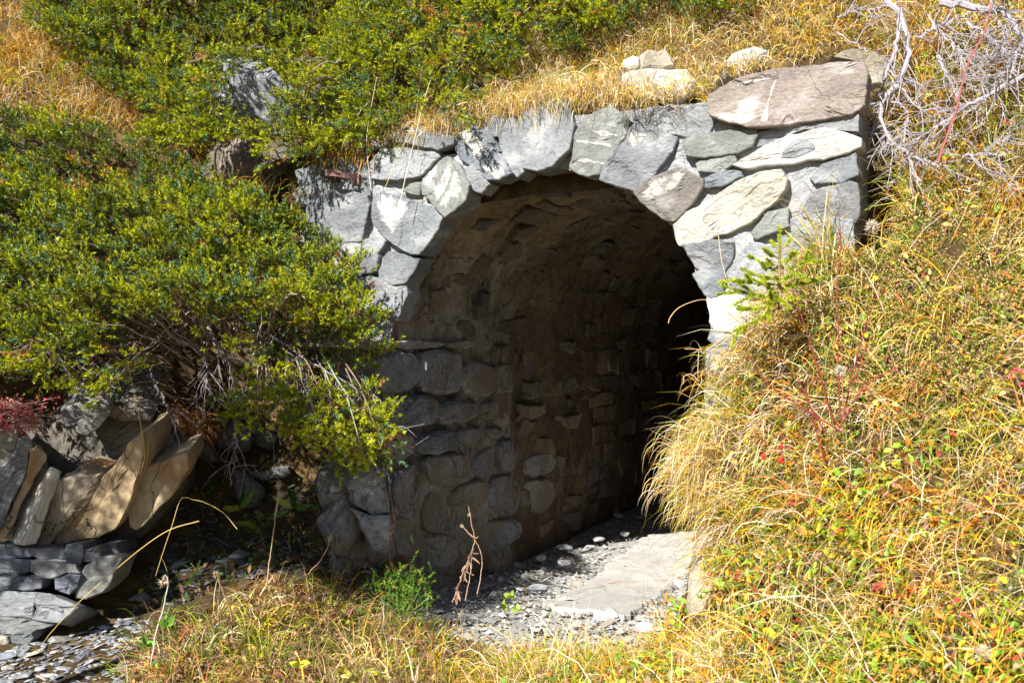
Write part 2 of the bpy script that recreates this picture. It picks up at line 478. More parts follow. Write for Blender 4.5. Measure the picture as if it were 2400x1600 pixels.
def sheet(name, Hf, s0, s1, t0, t1, step, keep, skirt=None, amp=0.03, seed=0):
    ns = int((s1 - s0) / step) + 1; nt = int((t1 - t0) / step) + 1
    S, T = np.meshgrid(np.linspace(s0, s1, ns), np.linspace(t0, t1, nt))
    G = st(S, T, 0 * S)
    Z = Hf(G[..., 0], G[..., 1])
    if skirt is not None:
        w = np.maximum(smooth(S, 1.30, 1.55), smooth(-S, 1.22, 1.36) * smooth(T, .2, .6))
        Z = Z * (1 - w) + w * H_front(G[..., 0], G[..., 1])
    G[..., 2] = Z + amp * fbm(G * np.array([3.0, 3.0, 0]) + 2, seed, 5)
    if skirt is not None:
        G[0, :, 2] -= skirt
    V = G.reshape(-1, 3)
    i = np.arange(ns - 1)[None]; j = np.arange(nt - 1)[:, None]
    Q = np.stack([j * ns + i, j * ns + i + 1, (j + 1) * ns + i + 1, (j + 1) * ns + i], -1).reshape(-1, 4)
    cs = S.ravel()[Q].mean(1); ct = T.ravel()[Q].mean(1)
    Q = Q[keep(cs, ct)]
    used = np.unique(Q); re = np.full(len(V), -1); re[used] = np.arange(len(used))
    return V[used], re[Q]

def keep_front(s, t):
    wall = (s > -.80) & (s < 1.46)
    trench = (s > -.62) & (s < .80) & (t > -.42)
    return ~(wall & (t > 0.06)) & ~trench
def near_front(s, t): return keep_front(s, t)
FV, FQ = sheet('ground', H_front, -5.0, 5.0, -4.6, 2.6, 0.05, keep_front, seed=3)
HV, HQ = sheet('hillside', H_hill, -1.40, 1.62, 0.14, 9.0, 0.06, lambda s, t: t > -9, skirt=0.35, seed=5)
soil = (0.09, 0.06, 0.03)
structure(mk('ground', FV, FQ, M_SOIL, col=vary(soil, len(FV), .05, FV), smooth_=True, origin=(0, 0, 0)), 'brown soil and dry litter of the trench and banks')
structure(mk('hillside', HV, HQ, M_SOIL, col=vary(soil, len(HV), .05, HV), smooth_=True, origin=(0, 0, 0)), 'steep overgrown slope rising above the stone arch')
# the land further out, lower resolution, so the place goes on beyond the frame
LV, LQ = sheet('terrain', H_front, -24, 24, -16, 24, 0.8, lambda s, t: ~((s > -4.6) & (s < 4.6) & (t > -4.2) & (t < 2.3)) & ~((s > -1.6) & (s < 1.8) & (t > 0) & (t < 9)), seed=7)
LV[:, 2] -= 0.05
ls, lt = to_st(LV); LV[:, 2] = np.where((abs(ls) < 5.2) & (lt < 2.8), LV[:, 2] - 0.15, LV[:, 2])
structure(mk('terrain', LV, LQ, M_SOIL, col=vary((.16, .13, .05), len(LV), .05, LV), smooth_=True, origin=(0, 0, 0)), 'wide grassy mountainside around the trench')
# ------------------------------------------------------------------ stone portal
def face_map(uv, h):
    return st(uv[:, 0], -h, uv[:, 1])

def top_z(s):
    return np.interp(s, [-1.3, -1.0, -.5, -.2, .1, .6, 1.0, 1.5], [2.20, 2.27, 2.30, 2.36, 2.37, 2.36, 2.33, 2.34])

portal = thing('stone_portal', st(S0, 0.2, 0.1), 'arched tunnel portal of pale mortared rubble stone set into the slope', 'tunnel portal')
def portal_body():
    z0 = -0.05
    zl = np.linspace(z0, ZC, 26); th = np.linspace(np.pi, 0, 110)[1:-1]
    inn = np.concatenate([np.stack([np.full(26, SL), zl], -1), np.stack([S0 + RAD * np.cos(th), ZC + RAD * np.sin(th)], -1), np.stack([np.full(26, SR), zl[::-1]], -1)])
    so, s1 = -1.20, 1.475
    out = [np.stack([np.interp(zl, [1.30, 1.345], [-.70, so]), zl], -1)]
    ray = np.stack([np.cos(th), np.sin(th)], -1)
    k = np.full(len(th), 9.0)
    k = np.where(ray[:, 0] < -1e-6, np.minimum(k, (so - S0) / np.minimum(ray[:, 0], -1e-6)), k)
    k = np.where(ray[:, 0] > 1e-6, np.minimum(k, (s1 - S0) / np.maximum(ray[:, 0], 1e-6)), k)
    for _ in range(6):
        k = np.minimum(k, (top_z(S0 + ray[:, 0] * k) - ZC) / ray[:, 1])
    out.append(np.array([S0, ZC]) + ray * k[:, None])
    out.append(np.stack([np.full(26, s1), zl[::-1]], -1))
    out = np.concatenate(out)
    n = len(inn); K = 56
    f = np.linspace(0, 1, K)
    UV = inn[None] + (out - inn)[None] * f[:, None, None]
    UV[0] += 0.034 * np.stack([fbm(inn * 11, 31, 4), fbm(inn * 11, 32, 4)], -1) + (inn - np.array([S0, ZC])) * np.array([.01, .012])
    UV[-1] += 0.02 * np.stack([fbm(out * 7, 33, 3), fbm(out * 7, 34, 3)], -1)
    h = -0.012 + 0.022 * fbm(UV.reshape(-1, 2) * 11, 21, 5) + 0.030 * fbm(UV.reshape(-1, 2) * 3.5, 22, 3)
    Vf = face_map(UV.reshape(-1, 2), h)
    back_o = face_map(UV[-1], np.full(n, -0.5)); back_i = face_map(UV[0], np.full(n, -0.14)); lip = face_map(UV[0], h[:n] - .012)
    V = np.concatenate([Vf, back_o, back_i, lip])
    i = np.arange(n - 1)
    Q = [np.stack([r * n + i, (r + 1) * n + i, (r + 1) * n + i + 1, r * n + i + 1], -1) for r in range(K - 1)]
    Q.append(np.stack([(K - 1) * n + i, K * n + i, K * n + i + 1, (K - 1) * n + i + 1], -1))
    Q.append(np.stack([i, i + 1, (K + 2) * n + i + 1, (K + 2) * n + i], -1))
    Q.append(np.stack([(K + 2) * n + i, (K + 2) * n + i + 1, (K + 1) * n + i + 1, (K + 1) * n + i], -1))
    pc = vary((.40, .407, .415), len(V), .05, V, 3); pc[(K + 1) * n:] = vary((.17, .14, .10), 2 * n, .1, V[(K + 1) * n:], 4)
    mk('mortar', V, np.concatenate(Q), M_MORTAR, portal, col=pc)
portal_body()
GREY, DARK, GREEN, PALE, CREAM, BROWN, BLUE, WHITE = (.205, .217, .23), (.10, .105, .115), (.218, .226, .212), (.29, .30, .312), (.50, .465, .39), (.205, .182, .168), (.19, .21, .232), (.58, .555, .51)
face_stones = [
 (Z1, GREY, .030, [(185,960),(260,910),(400,840),(480,850),(620,880),(625,960),(600,1080),(570,1190),(440,1200),(330,1160),(190,1120),(178,1040)]),
 (Z1, GREY, .028, [(695,900),(740,860),(830,880),(940,930),(1060,960),(1165,1020),(1130,1110),(1070,1200),(1020,1290),(960,1290),(870,1230),(780,1170),(690,1080),(690,980)]),
 (Z1, GREEN, .026, [(1045,720),(1100,640),(1200,600),(1290,660),(1370,800),(1340,900),(1270,970),(1215,1015),(1150,960),(1105,890),(1060,860),(1040,790)]),
 (Z1, PALE, .022, [(645,640),(750,545),(880,515),(1000,500),(1120,540),(1130,590),(1060,680),(1000,720),(860,740),(680,750)]),
 (Z1, GREY, .034, [(820,440),(900,390),(1000,380),(1110,420),(1270,440),(1260,490),(1130,525),(1000,490),(880,480)]),
 (Z1, BROWN, .04, [(450,510),(480,480),(600,470),(740,460),(750,500),(620,530),(470,550)]),
 (Z1, DARK, .02, [(270,640),(300,600),(380,590),(400,640),(350,740),(280,750),(265,700)]),
 (Z1, GREY, .012, [(420,620),(560,575),(635,640),(640,720),(640,860),(590,850),(560,760),(480,700),(410,690)]),
 (Z1, GREY, .022, [(110,840),(200,785),(350,765),(410,790),(370,840),(250,895),(140,950),(95,910)]),
 (Z1, BLUE, .02, [(115,700),(250,660),(268,740),(200,770),(130,780)]),
 (Z1, GREEN, .018, [(905,835),(960,795),(1020,780),(1032,800),(1000,852)]),
 (Z1, PALE, .018, [(190,1165),(330,1185),(430,1225),(560,1210),(640,1185),(740,1215),(700,1285),(560,1285),(440,1285),(330,1235)]),
 (Z1, GREY, .022, [(450,1305),(690,1298),(700,1330),(680,1420),(560,1440),(490,1400),(450,1350)]),
 (Z1, GREY, .022, [(740,1340),(800,1300),(930,1320),(1000,1345),(960,1420),(900,1500),(830,1510),(740,1500),(720,1420)]),
 (ZB, PALE, .02, [(862,640),(925,650),(928,680),(908,730),(880,715),(858,680)]),
 (ZB, BLUE, .02, [(800,640),(850,640),(850,680),(868,720),(830,740),(790,700)]),
 (Z1, BLUE, .024, [(1285,480),(1310,400),(1400,380),(1480,400),(1530,440),(1600,560),(1640,650),(1675,700),(1590,745),(1500,730),(1400,640),(1330,600),(1290,540)]),
 (Z1, PALE, .018, [(1355,690),(1430,665),(1500,780),(1450,840),(1390,800)]),
 (Z1, GREY, .026, [(1602,345),(1700,300),(1720,380),(1770,560),(1785,670),(1730,720),(1685,660),(1640,560),(1610,460)]),
 (Z1, GREY, .03, [(1490,330),(1560,290),(1590,340),(1598,420),(1540,410),(1500,400)]),
 (ZB, (.20, .21, .22), .03, [(1187,270),(1230,235),(1300,240),(1314,290),(1302,340),(1272,377),(1240,388),(1208,380),(1195,330)]),
 (Z2, GREEN, .028, [(195,800),(230,620),(300,520),(450,470),(560,550),(520,640),(440,770),(385,830),(300,850),(205,815)]),
 (Z2, GREY, .028, [(405,840),(490,700),(600,560),(700,580),(830,640),(800,720),(700,840),(610,940),(500,910),(400,880)]),
 (Z2, BROWN, .03, [(600,970),(700,890),(880,840),(1000,900),(990,950),(920,1040),(830,1130),(760,1110),(650,1030)]),
 (Z2, CREAM, .036, [(835,1160),(900,1090),(1050,1030),(1200,930),(1350,870),(1480,850),(1520,900),(1500,960),(1420,1050),(1300,1130),(1150,1200),(980,1260),(880,1280),(850,1220)]),
 (Z6, GREY, .024, [(35,440),(120,430),(300,415),(385,425),(380,490),(350,580),(290,640),(200,650),(120,600),(80,520)]),
 (Z6, BLUE, .022, [(110,680),(200,658),(300,655),(330,700),(290,760),(330,810),(220,840),(150,760)]),
 (Z6, WHITE, .028, [(220,870),(330,850),(480,870),(560,1000),(540,1080),(440,1115),(300,1115),(240,1050)]),
 (Z6, BLUE, .022, [(250,1135),(400,1135),(500,1180),(480,1240),(300,1250),(230,1200)]),
 (Z6, BLUE, .026, [(200,1290),(300,1265),(480,1280),(520,1350),(420,1430),(300,1500),(230,1500),(200,1440)]),
 (ZB, PALE, .022, [(1622,895),(1680,870),(1720,920),(1690,975),(1625,975)]),
 (Z6, PALE, .016, [(380,660),(460,560),(560,440),(750,470),(790,600),(780,800),(700,850),(480,820),(370,740)]),
 (Z6, PALE, .014, [(850,260),(1000,215),(1370,250),(1370,420),(1340,600),(1200,720),(950,740),(840,640),(800,470),(830,360)]),
 (Z6, GREEN, .04, [(580,320),(700,190),(830,150),(845,280),(620,370)]),
 (Z2, PALE, .022, [(820,500),(880,460),(1060,440),(1068,520),(1030,590),(930,605),(830,600)]),
 (Z2, PALE, .016, [(588,490),(700,465),(805,455),(815,590),(700,560),(600,515)]),
 (Z2, (.27, .225, .195), .05, [(1075,380),(1200,300),(1330,260),(1460,230),(1700,200),(1900,165),(1970,170),(1995,240),(1975,430),(1900,480),(1700,510),(1560,530),(1400,550),(1300,560),(1080,500),(1070,430)]),
 (Z2, GREEN, .034, [(905,650),(1000,620),(1310,585),(1325,620),(1290,690),(1200,720),(1050,740),(940,745),(910,700)]),
 (Z2, GREEN, .028, [(985,790),(1090,740),(1190,745),(1200,780),(1120,830),(1000,840)]),
 (Z2, BLUE, .026, [(1025,895),(1130,860),(1230,850),(1240,880),(1120,920),(1030,930)]),
 (Z2, WHITE, .036, [(1215,800),(1350,720),(1500,655),(1650,605),(1790,585),(1950,645),(1950,690),(1880,730),(1700,750),(1500,790),(1300,812)]),
 (Z2, PALE, .02, [(1335,690),(1335,610),(1500,570),(1700,555),(1940,505),(1945,600),(1870,595),(1780,570),(1650,592),(1500,638)]),
 (Z2, GREY, .03, [(1690,870),(1750,810),(1850,780),(1930,740),(1940,860),(1850,890),(1720,900)]),
 (Z2, (.19, .19, .20), .034, [(1640,1090),(1670,1020),(1750,960),(1900,910),(1940,930),(1942,1100),(1920,1140),(1750,1130),(1650,1110)]),
]
# quartz crust on the stones: (stone index, converter, polygon)
crust = [
 (1, Z1, [(735,870),(800,880),(850,910),(935,940),(905,1000),(860,1090),(820,1150),(770,1090),(740,1040),(725,960)]),
 (16, Z1, [(1330,392),(1400,392),(1450,440),(1500,540),(1470,580),(1410,595),(1370,520),(1312,440)]),
 (16, Z1, [(1475,665),(1560,682),(1640,682),(1635,712),(1580,738),(1525,722)]),
 (2, Z1, [(1130,830),(1200,700),(1215,640),(1240,650),(1230,760),(1170,900),(1140,880)]),
 (2, Z1, [(1180,930),(1240,800),(1265,690),(1295,710),(1275,830),(1225,960)]),
 (2, Z1, [(1060,790),(1090,670),(1135,640),(1115,720),(1075,810)]),
 (2, Z1, [(1260,880),(1300,760),(1325,790),(1305,880)]),
 (22, Z2, [(560,640),(600,590),(620,610),(660,600),(680,625),(620,650),(590,700)]),
 (23, Z2, [(640,990),(700,905),(870,845),(895,872),(840,940),(720,1000),(680,1010)]),
 (36, Z2, [(1112,530),(1135,470),(1165,480),(1200,510),(1265,405),(1305,372),(1350,430),(1330,540),(1240,555),(1160,540)]),
 (36, Z2, [(1842,270),(1880,225),(1900,182),(1922,200),(1895,235)]),
 (28, Z6, [(250,1160),(330,1150),(400,1160),(350,1190),(280,1190)]),
 (29, Z6, [(250,1440),(264,1340),(305,1320),(295,1380),(272,1450)]),
]
FS = []
for k, (z, c, proud, pts) in enumerate(face_stones):
    uv = on_face(z(pts), -proud)
    cc = uv.mean(0); uv = cc + (uv - cc) * (1 + .016 / np.linalg.norm(uv - cc, axis=1, keepdims=True))
    has = [q for q in crust if q[0] == k]
    V, F, hf = stone2d(uv, face_map, proud * .85, 0.10, 0.004, 0.010, 0.009 if has else 0.015, seed=200 + k, terr=0.013 if k % 3 else 0.020, cut=0, jit=.6 if has else .45)
    c = np.array(c) * rng.uniform(.9, 1.1)
    colr = vary(c, len(V), .07, V, k)
    if has:
        s_v, t_v = to_st(V); zz = V[:, 2]
        ns = .010 * np.stack([fbm(V * 30, 5, 3), fbm(V * 30, 6, 3)], -1)
        for _, zc_, poly in has:
            pf = on_face(zc_(poly), -proud)
            m = inpoly(s_v + ns[:, 0], zz + ns[:, 1], pf)
            w = (.25 + .75 * smooth(fbm(V * 38, 8, 3), -.45, .15))[:, None]
            colr = np.where(m[:, None], np.array([.56, .54, .49]) * w + colr * (1 - w), colr)
    FS.append((mk('stone', V, F, M_STONE, portal, col=colr), hf))
# thin quartz veins standing a hair proud
quartz = [
 (21, Z2, [(335,592),(380,600),(440,610),(510,625),(500,636),(420,630),(350,612)]),
 (21, Z2, [(240,652),(330,660),(465,680),(460,690),(330,670),(240,659)]),
 (21, Z2, [(235,777),(300,764),(415,790),(410,800),(300,776),(215,793)]),
 (36, Z2, [(1454,270),(1476,272),(1438,370),(1410,470),(1402,530),(1390,530),(1402,430),(1432,340)]),
 (36, Z2, [(1225,317),(1330,287),(1440,267),(1440,274),(1330,294),(1230,323)]),
]
for k, (si, z, pts) in enumerate(quartz):
    ob, hf = FS[si]
    uv = on_face(z(pts), -face_stones[si][2])
    V, F, _ = stone2d(uv, face_map, thick=0.004, bev=0.001, step=0.007, seed=400 + k, hf=lambda q, g=hf: g(q) + 0.0015, jit=2.0, cut=0)
    mk('quartz_vein', V, F, M_QUARTZ, ob, col=vary((.62, .59, .54), len(V), .05, V))
# a grey inclusion on the long white stone
ob, hf = FS[40]
V, F, _ = stone2d(on_face(Z2([(1480,770),(1500,715),(1570,650),(1640,630),(1690,665),(1710,700),(1640,730),(1560,765)]), -.036), face_map, thick=.004, bev=.003, step=.014, seed=470, hf=lambda q, g=hf: g(q) + .004)
mk('grey_inclusion', V, F, M_STONE, ob, col=vary(GREY, len(V), .05, V))

# ------------------------------------------------------------------ tunnel lining
ARC = math.pi * RAD
VL = ZC + ARC + ZC
def rad_at(t):
    return 0.035 * smooth(t, 1.30, 1.42)

def line_map(uv, h):
    t, v = uv[:, 0], uv[:, 1]
    a = np.pi - np.clip((v - ZC) / ARC, 0, 1) * np.pi
    s = np.where(v < ZC, SL, np.where(v > ZC + ARC, SR, S0 + RAD * np.cos(a)))
    z = np.where(v < ZC, v, np.where(v > ZC + ARC, VL - v, ZC + RAD * np.sin(a)))
    ns = np.where(v < ZC, 1.0, np.where(v > ZC + ARC, -1.0, -np.cos(a)))
    nz = np.where(v < ZC, 0.0, np.where(v > ZC + ARC, 0.0, -np.sin(a)))
    d = h - rad_at(t)
    return st(s + ns * d, t, z + nz * d)

lining = thing('tunnel_lining', st(SL, 0.3, 0.0), 'dark rubble stone walls and vault of the tunnel behind the arch', 'tunnel')
LEN = 7.0
nt_, nv_ = 176, 130
T, Vv = np.meshgrid(np.linspace(0.06, LEN, nt_), np.linspace(-0.05, VL + .05, nv_))
uv = np.stack([T.ravel(), Vv.ravel()], -1)
lump = 0.030 * fbm(uv * 5.0, 51, 5) + 0.022 * fbm(uv * np.array([2.0, 3.0]), 52, 3)
rec = .05 * smooth(-uv[:, 0], -.80, -.62) * smooth(uv[:, 1], .66, .74) * smooth(-uv[:, 1], -1.33, -1.31)
V = line_map(uv, lump * smooth(uv[:, 0], 0.05, .2) - 0.004 - rec)
i = np.arange(nt_ - 1)[None]; j = np.arange(nv_ - 1)[:, None]
Q = np.stack([j * nt_ + i, j * nt_ + i + 1, (j + 1) * nt_ + i + 1, (j + 1) * nt_ + i], -1).reshape(-1, 4)
# end wall
ne = len(V)
a = np.linspace(0, VL, 60); rim = line_map(np.stack([np.full(60, LEN - .01), a], -1), np.full(60, -.05))
V2 = np.concatenate([V, rim, st(S0, LEN - .01, 1.0)[None]])
Tt = np.concatenate([np.stack([ne + np.arange(59), ne + np.arange(1, 60), np.full(59, ne + 60)], -1), np.array([[ne + 59, ne, ne + 60]])])
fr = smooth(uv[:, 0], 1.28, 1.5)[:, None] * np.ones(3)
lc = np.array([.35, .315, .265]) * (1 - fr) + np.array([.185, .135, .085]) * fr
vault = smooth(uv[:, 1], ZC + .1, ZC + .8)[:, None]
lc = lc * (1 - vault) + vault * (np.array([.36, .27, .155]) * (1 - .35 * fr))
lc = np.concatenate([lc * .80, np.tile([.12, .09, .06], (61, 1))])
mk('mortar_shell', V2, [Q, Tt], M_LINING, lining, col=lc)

wing = [
 [(210,140),(330,100),(420,130),(455,220),(440,290),(380,345),(260,355),(200,300),(190,220)],
 [(470,110),(560,95),(690,110),(700,150),(695,290),(680,350),(590,370),(480,350),(450,300),(460,200)],
 [(705,190),(770,155),(870,180),(895,240),(890,350),(830,385),(720,360),(700,290)],
 [(905,200),(950,180),(1035,170),(1045,330),(1000,350),(912,360)],
 [(290,400),(340,370),(500,365),(555,390),(555,490),(530,540),(400,570),(310,540),(280,470)],
 [(570,420),(640,400),(790,390),(805,430),(800,500),(690,530),(580,540),(560,490)],
 [(830,410),(910,390),(920,460),(880,520),(820,510)],
 [(250,610),(330,590),(400,590),(415,650),(410,720),(340,755),(250,740)],
 [(430,640),(540,590),(670,560),(680,620),(670,690),(540,715),(430,710)],
 [(690,580),(790,550),(830,600),(810,650),(720,660)],
 [(860,560),(960,560),(980,600),(920,625),(860,610)],
 [(480,740),(620,715),(770,715),(780,770),(770,850),(680,900),(540,910),(500,850)],
 [(790,730),(880,660),(915,700),(900,780),(830,860),(790,830)],
 [(285,840),(430,770),(470,800),(480,960),(440,1060),(300,1080),(280,950)],
 [(500,930),(640,920),(640,1060),(600,1180),(480,1180),(450,1080)],
 [(660,910),(850,860),(860,1000),(840,1090),(700,1120),(650,1050)],
 [(880,860),(1000,830),(1080,870),(1090,1000),(1050,1080),(900,1080),(870,960)],
 [(1120,740),(1240,700),(1290,760),(1250,840),(1110,850)],
 [(310,1090),(440,1080),(470,1190),(440,1330),(330,1340),(300,1200)],
 [(480,1200),(640,1190),(680,1300),(640,1400),(500,1400),(460,1330)],
 [(700,1140),(860,1110),(1000,1100),(1010,1200),(900,1300),(720,1320)],
 [(930,640),(1050,620),(1090,720),(1050,800),(930,820)],
 [(1100,880),(1250,860),(1260,1000),(1200,1080),(1100,1060)],
]
for k, pts in enumerate(wing):
    uvp = on_left(Z4(pts))
    cl = k in (0, 1, 2, 4, 5, 7, 8)
    V, F, _ = stone2d(uvp, line_map, .030 if cl else .013, .12, .020 if cl else .012, .008, .024, seed=600 + k, terr=.004)
    c = np.array([(.20, .21, .225), (.225, .225, .225), (.22, .21, .19), (.25, .235, .21)][k % 4])
    mk('stone', V, F, M_LSTONE, lining, col=vary(c, len(V), .08, V, k))
# random courses for the rest
def course(v0, v1, t0, t1, proud, wid, cols, keepf=None, elong=1.0, seed=0):
    r = np.random.default_rng(seed)
    v = v0; cnt = 0
    while v < v1 - .05:
        hgt = min(r.uniform(.11, .20) * elong, v1 - v)
        t = t0 + r.uniform(0, .15)
        while t < t1:
            w = r.uniform(*wid)
            if keepf is None or keepf(t + w / 2, v + hgt / 2, r):
                x0, x1, y0, y1 = t + .012, t + w - .012, v + .010, v + hgt - .010
                q = np.array([(x0, y0), ((x0 + x1) / 2, y0), (x1, y0), (x1, (y0 + y1) / 2), (x1, y1), ((x0 + x1) / 2, y1), (x0, y1), (x0, (y0 + y1) / 2)])
                q = q + r.normal(0, 1, q.shape) * np.array([.020, .013])
                V, F, _ = stone2d(q, line_map, r.uniform(*proud), .07, .006, .010, .030, seed=int(r.integers(1e6)), terr=.008, cut=0, jit=.35)
                c = np.array(cols[r.integers(len(cols))]) * r.uniform(.55, 1.0)
                mk('stone', V, F, M_LSTONE, lining, col=vary(c, len(V), .08, V, cnt))
                cnt += 1
            t += w
        v += hgt
GR = [(.13, .12, .11), (.17, .15, .13), (.10, .10, .10), (.20, .155, .11), (.15, .12, .095)]
course(.02, ZC, 1.45, 4.6, (-.014, .008), (.18, .46), [(.22, .185, .145), (.25, .20, .15), (.18, .165, .15), (.27, .20, .12)], lambda t, v, r: r.random() < .75, seed=1)
course(ZC + .03, ZC + ARC * .62, .16, 4.4, (-.018, .010), (.2, .45), [(.22, .18, .13), (.20, .17, .13), (.26, .19, .11), (.13, .12, .11)], lambda t, v, r: r.random() < .62, .8, seed=2)
course(ZC + ARC * .62, VL, .2, 2.2, (.0, .02), (.25, .45), GR, lambda t, v, r: r.random() < .6, 1.1, seed=3)
course(.9, ZC - .02, .95, 1.3, (.0, .012), (.14, .2), GR, seed=4)
# the ledge slabs above the squared blocks
for k, (t0, t1) in enumerate([(-.44, -.05), (-.04, .48), (.50, .95)]):
    uvp = np.array([(t0, 1.318), ((t0 + t1) / 2, 1.312), (t1, 1.322), (t1, 1.352), ((t0 + t1) / 2, 1.358), (t0, 1.35)])
    V, F, _ = stone2d(uvp, line_map, .026 - .007 * k, .3, .006, .004, .02, seed=660 + k)
    mk('ledge_slab', V, F, M_LSTONE, lining, col=vary((.30, .29, .27), len(V), .05, V))
# wing wall core in front of the arch
T, Vv = np.meshgrid(np.linspace(-.40, .10, 26), np.linspace(-.05, 1.335, 50))
uv = np.stack([T.ravel(), Vv.ravel()], -1)
Vn = line_map(uv, .014 * fbm(uv * 8, 71, 4) - .012 - .045 * smooth(uv[:, 1], .66, .74))
i = np.arange(25)[None]; j = np.arange(49)[:, None]
Q = np.stack([j * 26 + i, j * 26 + i + 1, (j + 1) * 26 + i + 1, (j + 1) * 26 + i], -1).reshape(-1, 4)
n0 = len(Vn); cols_ = np.arange(50) * 26
Vb = st(SL - .12, np.full(50, -.34), Vv[:, 0]); Vt = st(SL - .12, np.linspace(-.40, .1, 26), np.full(26, 1.33))
Vn = np.concatenate([Vn, Vb, Vt])
jj = np.arange(49)
Q = np.concatenate([Q, np.stack([cols_[jj], cols_[jj + 1], n0 + jj + 1, n0 + jj], -1), np.stack([49 * 26 + np.arange(25), 49 * 26 + np.arange(1, 26), n0 + 51 + np.arange(25), n0 + 50 + np.arange(25)], -1)])
mk('wing_core', Vn, Q, M_LINING, lining, col=vary((.17, .165, .155), len(Vn), .06, Vn))
# ------------------------------------------------------------------ trench floor, slab, gravel
ns_, nt_ = 40, 120
S, T = np.meshgrid(np.linspace(-.78, 1.0, ns_), np.linspace(-.60, LEN, nt_))
G = st(S, T, floor_z(T) - .012)
G[..., 2] += .012 * fbm(G * np.array([6., 6, 0]), 81, 4) - .06 * smooth(-T, .38, .6)
i = np.arange(ns_ - 1)[None]; j = np.arange(nt_ - 1)[:, None]
Q = np.stack([j * ns_ + i, j * ns_ + i + 1, (j + 1) * ns_ + i + 1, (j + 1) * ns_ + i], -1).reshape(-1, 4)
V = G.reshape(-1, 3)
structure(mk('tunnel_floor', V, Q, M_GRAVEL, col=vary((.38, .365, .34), len(V), .08, V), smooth_=True, origin=(0, 0, 0)), 'gravelly floor running into the dark tunnel')
slab_px = ZP([(1240,850),(1370,740),(1500,620),(1620,530),(1740,450),(1850,370),(1960,303),(2080,296),(2200,292),(2170,420),(2140,520),(2080,600),(1985,690),(1900,760),(1830,840),(1790,900),(1730,950),(1620,925),(1500,912),(1350,900)])
suv = on_floor(slab_px, 0.075)
def slab_map(uv, h):
    return st(uv[:, 0], uv[:, 1], np.maximum(floor_z(uv[:, 1]), .0) + h)
V, F, _ = stone2d(suv[:, ::-1] @ np.array([[0, 1], [1, 0]]), slab_map, .018, .06, .005, .006, .03, seed=720, tilt=(0, 0), cut=0, jit=1.6)
structure(mk('path', V, F, M_SLAB, col=vary((.50, .485, .45), len(V), .04, V)), 'worn pale concrete strip on the tunnel floor')

def pebbles(P, size, seed=0, flat=.55):
    r = np.random.default_rng(seed); n = len(P)
    base = np.array([(1, 0, 0), (.3, .95, 0), (-.85, .5, 0), (-.8, -.55, 0), (.35, -.9, 0), (.1, .05, 1), (-.15, .3, -.6), (.45, .3, .75), (-.5, -.25, .8)])
    tri = np.array([(0, 1, 7), (1, 5, 7), (1, 2, 5), (2, 8, 5), (2, 3, 8), (3, 4, 8), (4, 5, 8), (4, 0, 7), (4, 7, 5), (1, 0, 6), (2, 1, 6), (3, 2, 6), (4, 3, 6), (0, 4, 6)])
    v = base[None] * (1 + r.normal(0, .18, (n, 9, 3)))
    sc = size[:, None, None] * np.stack([r.uniform(.8, 1.4, n), r.uniform(.6, 1.0, n), r.uniform(.5, 1, n) * flat], -1)[:, None, :]
    v = v * sc
    a = r.uniform(0, 6.28, n); c, s = np.cos(a)[:, None], np.sin(a)[:, None]
    x = v[..., 0] * c - v[..., 1] * s; y = v[..., 0] * s + v[..., 1] * c
    z = v[..., 2] + x * r.normal(0, .25, n)[:, None]
    V = np.stack([x, y, z], -1) + P[:, None, :]
    F = (tri[None] + (np.arange(n) * 9)[:, None, None]).reshape(-1, 3)
    return V.reshape(-1, 3), F
def rock_cols(n, pal, r, rep):
    c = np.array(pal)[r.integers(len(pal), size=n)] * r.uniform(.7, 1.25, (n, 1))
    return np.clip(np.repeat(c, rep, 0), 0, .9)
r = np.random.default_rng(5)
n = 8000
s_ = r.uniform(SL + .02, .95, n); t_ = r.uniform(-.52, 4.2, n) * r.uniform(.4, 1, n)
inside = inpoly(s_, t_, suv); k = ~inside | (r.random(n) < .035); s_, t_ = s_[k], t_[k]
sz = np.exp(r.normal(math.log(.0062), .65, len(s_)))
Pp = st(s_, t_, floor_z(t_) + .004 + np.where(inpoly(s_, t_, suv), .016, 0)); Pp[:, 2] += -.06 * smooth(-t_, .38, .6)
V, F = pebbles(Pp, sz, 6)
tag(mk('gravel', V, F, M_GRAVEL, col=rock_cols(len(Pp), [(.42, .41, .39), (.36, .36, .35), (.48, .46, .43), (.28, .28, .28), (.38, .33, .27)], r, 9)), 'loose grey gravel along the tunnel floor', 'gravel', kind='stuff')

